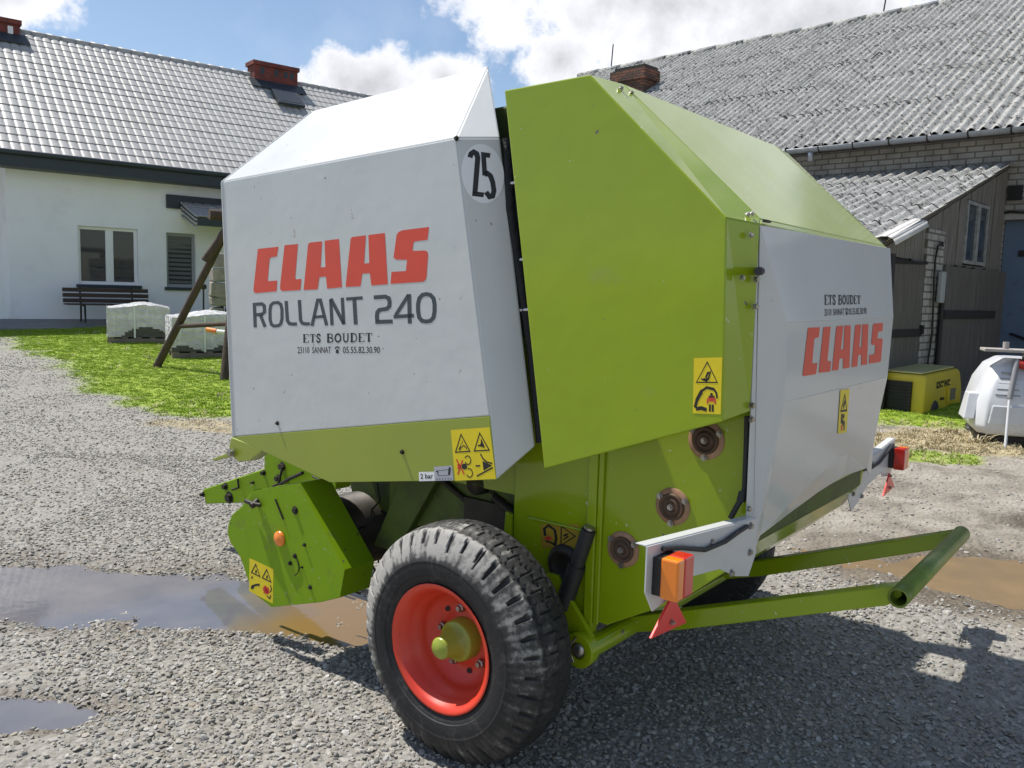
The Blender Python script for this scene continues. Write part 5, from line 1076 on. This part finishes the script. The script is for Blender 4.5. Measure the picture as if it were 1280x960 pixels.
mb.build('drawbar_fitting', M_darkiron, db)
mb = MB()
mb.prism([LP(*p, .34) for p in ((289, 547), (330, 562), (312, 576), (298, 577), (289, 570), (286, 558))], (0, .03, 0)); mb.prism([LP(*p, .33) for p in ((264, 574), (268, 576), (292, 570), (290, 564))], (0, .02, 0)); mb.prism([LP(*p, .36) for p in ((318, 559), (328, 566), (314, 576), (306, 573))], (0, .05, 0))
lv = mb.build('release_lever', M_band, baler, fix=True, bevel=.003)
mb = MB(); bolt(mb, LP(290, 566, .325), (0, -1, 0), .014, .02); mb.build('lever_bolt', M_steel, lv)

# ---- wheels on their axle
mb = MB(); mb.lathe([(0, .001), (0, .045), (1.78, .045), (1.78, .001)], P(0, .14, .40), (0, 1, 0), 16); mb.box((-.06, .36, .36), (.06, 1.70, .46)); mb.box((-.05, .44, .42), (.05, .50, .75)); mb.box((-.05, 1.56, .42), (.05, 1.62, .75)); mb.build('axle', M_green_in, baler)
TW, TR = .272, .415
def tyre_mesh():
    prof = [(.028, .212), (.016, .225), (.010, .245), (.008, .248), (.008, .252), (.004, .255), (.000, .275), (.0, .292), (.0005, .298), (-.001, .301), (.004, .318), (.011, .338), (.020, .356), (.030, .372), (.039, .386), (.046, .397)]
    prof += [(.046 + (TW - .092) * k / 18, .398 + .015 * sin(pi * k / 18) ** .8) for k in range(1, 18)]
    prof += [(TW - a, b) for a, b in reversed(prof[:16])]
    ns, NL = 480, 38
    vs = []; dust_shade = []; n = len(prof)
    for k in range(ns):
        t = 2 * pi * k / ns; kk = int(t * NL / (2 * pi)); jt = ((kk * 7919) % 13) / 13 - .5; ph = (t * NL / (2 * pi) + .12 * jt) % 1.0; zz = abs(((t * NL / (2 * pi)) % 1.0) - .5) * 2      # 0..1 zigzag
        for o, r in prof:
            w = (o - TW / 2) / (TW / 2); aw = abs(w); dr = 0; oo = o
            if r > .352:
                ph2 = (ph + (.5 if w > 0 else 0)) % 1.0; nz_ = .5 + .5 * sin(3.1 * t + 5 * w) * sin(7.7 * t)
                g1 = abs(aw - (.44 + .09 * (zz - .5))) < .035          # worn zigzag grooves
                g0 = abs(w - .12 * (zz - .5)) < .03
                lug = .60 < aw < .90 - .10 * nz_ + .06 * jt and ph2 < .30 * (1.15 - aw) / .5 * (.8 + .5 * jt) + .02          # shoulder notches
                sip = aw < .36 and ph2 < .07
                if lug: dr = -.014
                elif g1 or g0: dr = -.006
                elif sip: dr = -.005
                else: dr = .0015 * nz_
            d = Vector((cos(t), 0, sin(t)))
            vs.append(Vector((0, oo, 0)) + d * (r + dr))
            nz = .10 * sin(9 * t) * sin(4 * t + 1)
            base = (.50 if w < 0 else .2) if r > .302 else .03
            if dr < 0: base = .02
            if .302 <= r <= .335 and dr == 0 and w < 0: base = .34
            if w > -.58: base -= .26  # inner tread darkened to paint the hood's shade
            dust_shade.append(max(0, base * (.22 + .78 * (.5 + .5 * cos(t - radians(122)))) + nz * .8 + .10 * sin(61 * t) * sin(23 * t + 2) * (r > .29)))  # paler towards the sunlit side, darker opposite: light and shade painted in
    fs = []
    for k in range(ns):
        k2 = (k + 1) % ns
        for i in range(n - 1): fs.append((k * n + i, k * n + i + 1, k2 * n + i + 1, k2 * n + i))
    me = bpy.data.meshes.new('tyre'); me.from_pydata([tuple(v) for v in vs], [], fs); me.materials.append(M_tyre)
    me.polygons.foreach_set('use_smooth', [True] * len(fs))
    at = me.attributes.new('dust_shade', 'FLOAT', 'POINT'); at.data.foreach_set('value', dust_shade)
    me.update(); me.set_sharp_from_angle(angle=radians(38)); return me
TM = tyre_mesh()
def wheel(m):
    s0 = 0 if not m else 2 * SC
    w = empty('wheel', (0, s0, TR - .008), pi if m else 0); w.parent = baler
    t = bpy.data.objects.new('tyre', TM); COL.objects.link(t); t.parent = w
    mb = MB(); mb.lathe([(.030, .205), (.018, .213), (.014, .222), (.010, .224), (.010, .218), (.020, .200), (.05, .192), (.055, .186), (.075, .184), (.08, .172), (.115, .168), (.13, .150), (.150, .125), (.155, .10), (.148, .085), (.150, .02)], P(0, 0, 0), (0, 1, 0), 64, 0); mb.lathe([(.13, .15), (.25, .19), (.27, .21)], P(0, 0, 0), (0, 1, 0), 48)
    rim = mb.build('rim', M_redrim, w)
    mb = MB(); mb.lathe([(.152, .075), (.10, .072), (.094, .066), (.092, .05), (.060, .046), (.055, .040), (.020, .038), (.012, .032), (.010, .0005)], P(0, 0, 0), (0, 1, 0), 32, 0); mb.build('hub', M_band, w, bevel=0)
    for k in range(5):
        mb = MB(); a = 2 * pi * k / 5 + .5; c = P(cos(a) * .105, .152, sin(a) * .105); mb.lathe([(0, .016), (-.014, .015), (-.016, .010), (-.026, .009), (-.026, .0004)], c, (0, 1, 0), 6, 0, False); mb.build('wheel_nut', M_steel, w)
    for k in range(5):
        mb = MB(); a = 2 * pi * k / 5 + 1.13; mb.lathe([(-.0015, .012), (-.002, .0004)], P(cos(a) * .12, .150, sin(a) * .12), (0, 1, 0), 12, 0); mb.build('rim_slot', M_black, w)
wheel(0); wheel(1)

# ------------------------------------------------------------------ loose stones and grass (nobody could count them)
def scatter(name, protos, pts, rot, scl, idx, lab, cat):
    """instances the loose prototype meshes on a cloud of points"""
    pc = bpy.data.collections.new(name + '_pieces')
    for o in protos: pc.objects.link(o)
    me = bpy.data.meshes.new(name); n = len(pts); me.vertices.add(n); me.vertices.foreach_set('co', pts.astype(np.float32).ravel())
    a = me.attributes.new('rot', 'FLOAT_VECTOR', 'POINT'); a.data.foreach_set('vector', rot.astype(np.float32).ravel())
    a = me.attributes.new('scl', 'FLOAT_VECTOR', 'POINT'); a.data.foreach_set('vector', scl.astype(np.float32).ravel())
    a = me.attributes.new('idx', 'INT', 'POINT'); a.data.foreach_set('value', idx.astype(np.int32))
    o = bpy.data.objects.new(name, me); COL.objects.link(o); tag(o, lab, cat, kind='stuff')
    ng = bpy.data.node_groups.new(name + '_nodes', 'GeometryNodeTree'); ng.interface.new_socket('Geometry', in_out='INPUT', socket_type='NodeSocketGeometry'); ng.interface.new_socket('Geometry', in_out='OUTPUT', socket_type='NodeSocketGeometry')
    A = ng.nodes.new; L = ng.links.new; gi = A('NodeGroupInput'); go = A('NodeGroupOutput'); ip = A('GeometryNodeInstanceOnPoints'); ci = A('GeometryNodeCollectionInfo')
    ci.inputs['Collection'].default_value = pc; ci.inputs['Separate Children'].default_value = True; ci.inputs['Reset Children'].default_value = True
    def na(nm, ty): q = A('GeometryNodeInputNamedAttribute'); q.data_type = ty; q.inputs['Name'].default_value = nm; return q.outputs['Attribute']
    L(gi.outputs[0], ip.inputs['Points']); L(ci.outputs[0], ip.inputs['Instance']); ip.inputs['Pick Instance'].default_value = True
    L(na('idx', 'INT'), ip.inputs['Instance Index']); e2r = A('FunctionNodeEulerToRotation'); L(na('rot', 'FLOAT_VECTOR'), e2r.inputs[0]); L(e2r.outputs[0], ip.inputs['Rotation']); L(na('scl', 'FLOAT_VECTOR'), ip.inputs['Scale']); L(ip.outputs[0], go.inputs[0])
    md = o.modifiers.new('scatter', 'NODES'); md.node_group = ng
    return o
def rnd_mat(name, cols, rough=.85):
    m = bpy.data.materials.new(name); m.use_nodes = True; t = m.node_tree; p = t.nodes['Principled BSDF']; p.inputs['Roughness'].default_value = rough
    oi = t.nodes.new('ShaderNodeObjectInfo'); r = t.nodes.new('ShaderNodeValToRGB'); t.links.new(oi.outputs['Random'], r.inputs[0]); e = r.color_ramp.elements
    while len(e) < len(cols): e.new(.5)
    for i, c in enumerate(cols): e[i].position = i / (len(cols) - 1); e[i].color = (*c, 1)
    n = t.nodes.new('ShaderNodeTexNoise'); n.inputs['Scale'].default_value = 2.2; n.inputs['Detail'].default_value = 4; tcn = t.nodes.new('ShaderNodeTexCoord'); t.links.new(tcn.outputs['Object'], n.inputs['Vector'])
    mr_ = t.nodes.new('ShaderNodeMapRange'); t.links.new(n.outputs[0], mr_.inputs[0]); mr_.inputs[1].default_value = .3; mr_.inputs[2].default_value = .7; mr_.inputs[3].default_value = .75; mr_.inputs[4].default_value = 1.15
    x = t.nodes.new('ShaderNodeVectorMath'); x.operation = 'SCALE'; t.links.new(r.outputs[0], x.inputs[0]); t.links.new(mr_.outputs[0], x.inputs['Scale']); t.links.new(x.outputs[0], p.inputs['Base Color'])
    return m
M_stone = rnd_mat('crushed_stone', [(.17, .165, .15), (.345, .335, .305), (.235, .22, .19), (.40, .39, .36), (.28, .272, .25), (.30, .26, .20), (.48, .47, .44)])
stones = []
for k in range(7):
    bm = bmesh.new(); bmesh.ops.create_icosphere(bm, subdivisions=2, radius=.5)
    for j in range(12):     # facets: shave the ball with random planes
        nrm = Vector(rng.normal(size=3)).normalized(); dd = .5 * rng.uniform(.42, .8)
        for v in bm.verts:
            q = v.co.dot(nrm)
            if q > dd: v.co -= nrm * (q - dd)
    sx, sy, sz = rng.uniform(.85, 1.3), rng.uniform(.7, 1.0), rng.uniform(.45, .75)
    for v in bm.verts: v.co = Vector((v.co.x * sx, v.co.y * sy, v.co.z * sz))
    ms = bpy.data.meshes.new('stone'); bm.to_mesh(ms); bm.free(); ms.materials.append(M_stone); stones.append(bpy.data.objects.new('stone', ms))
def rand_pts(n, x0, x1, y0, y1): return rng.uniform(x0, x1, n), rng.uniform(y0, y1, n)
PX_, PY_, PS_ = [], [], []
for (n, x0, x1, y0, y1, s0, s1) in ((38000, -2.6, 2.6, 2.2, 4.2, .010, .031), (60000, -4.2, 4.2, 4.0, 7.5, .011, .03), (60000, -9, 4.5, 7.3, 13, .012, .03), (25000, -14, -3, 12, 19, .014, .036)):
    x, y = rand_pts(n, x0, x1, y0, y1); s = s0 + (s1 - s0) * rng.random(n) ** 1.9
    keep = (1 - mud_mask(x, y) * .90) * (1 - grass_mask(x, y) * .97) * (1 - .5 * straw_mask(x, y)); p = puddle(x, y); keep = keep * (1 - .90 * sstep(-.02, .22, p) * (y < 7))
    keep = keep * np.where(fbm(x * .9, y * .9, 3, 77) < .40, .40, 1)
    k = rng.random(n) < keep; k &= np.abs(x) < y * .66 + .25
    PX_.append(x[k]); PY_.append(y[k]); PS_.append(s[k])
x, y, s = map(np.concatenate, (PX_, PY_, PS_))
z = zt(x, y) + s * .12
n = len(x); rot = np.stack([rng.normal(0, .35, n), rng.normal(0, .35, n), rng.uniform(0, 6.28, n)], 1)
scatter('gravel', stones, np.stack([x, y, z], 1), rot, np.repeat(s[:, None], 3, 1) * rng.uniform(.85, 1.25, (n, 3)), rng.integers(0, 7, n), 'loose grey crushed stone spread over the yard', 'gravel')
# grass tufts
M_blade = rnd_mat('grass_blade', [(.21, .34, .018), (.29, .43, .022), (.32, .45, .03), (.26, .39, .02), (.36, .44, .07)], .85)
M_straw = rnd_mat('dry_straw', [(.42, .35, .19), (.55, .48, .30), (.33, .27, .15)], .8)
def tuft(m, nb, h, lean):
    mb = MB()
    for b in range(nb):
        a = rng.uniform(0, 6.28); r0 = rng.uniform(0, .075); bx, by = cos(a) * r0, sin(a) * r0; d = Vector((cos(a + rng.normal(0, .6)), sin(a + rng.normal(0, .6)), 0)); sd = Vector((-d.y, d.x, 0)); hh = h * rng.uniform(.55, 1.1); w = .0045
        p0 = Vector((bx, by, 0)); p1 = p0 + Vector((0, 0, hh * .6)) + d * hh * lean * .35; p2 = p0 + Vector((0, 0, hh * (1 - .3 * lean))) + d * hh * lean
        mb.raw([p0 - sd * w, p0 + sd * w, p1 + sd * w * .8, p1 - sd * w * .8, p2], [(0, 1, 2, 3), (3, 2, 4)])
    me_ = bpy.data.meshes.new('tuft'); me_.from_pydata(mb.v, [], mb.f); me_.materials.append(m); return bpy.data.objects.new('tuft', me_)
tufts = [tuft(M_blade, 22, .036, .7) for _ in range(5)]
x, y = rand_pts(120000, -15, 1.5, 8.6, 21.5); x2, y2 = rand_pts(9000, 3, 8, 7.2, 11.6); x = np.concatenate([x, x2]); y = np.concatenate([y, y2])
yh = 24.2 + (x + 9.0) * .81      # line of the house front
k = (rng.random(len(x)) < grass_mask(x, y) ** 1.5 * (.35 + .8 * fbm(x * .8, y * .8, 3, 91))) & (np.abs(x) < y * .66 + .3) & (y < yh - 1.2)
x, y = x[k], y[k]; n = len(x); sc = rng.uniform(.4, 1.0, n) * (.6 + .6 * fbm(x * .6, y * .6, 3, 95))
scatter('grass', tufts, np.stack([x, y, zt(x, y) - .004], 1), np.stack([rng.normal(0, .15, n), rng.normal(0, .15, n), rng.uniform(0, 6.28, n)], 1), np.repeat(sc[:, None], 3, 1), rng.integers(0, 5, n), 'short green lawn grass beside the gravel', 'grass')
tufts2 = [tuft(M_straw, 10, .045, 1.7) for _ in range(4)]
x, y = rand_pts(5000, 3, 8, 7.2, 9.6); x2, y2 = rand_pts(1500, -4.2, -2, 8.3, 9.5); x3, y3 = rand_pts(2500, -12, -2, 9.4, 19); x2 = np.concatenate([x2, x3]); y2 = np.concatenate([y2, y3]); x = np.concatenate([x, x2]); y = np.concatenate([y, y2]); k = (rng.random(len(x)) < np.maximum(straw_mask(x, y) * np.where(x > 1, .5, .06), .14 * grass_mask(x, y))) & (np.abs(x) < y * .66 + .3); x, y = x[k], y[k]; n = len(x)
scatter('dry_grass', tufts2, np.stack([x, y, zt(x, y) - .002], 1), np.stack([rng.normal(0, .3, n), rng.normal(0, .3, n), rng.uniform(0, 6.28, n)], 1), np.repeat(rng.uniform(.6, 1.3, n)[:, None], 3, 1), rng.integers(0, 4, n), 'dry straw-coloured grass along the yard edge', 'dry grass')
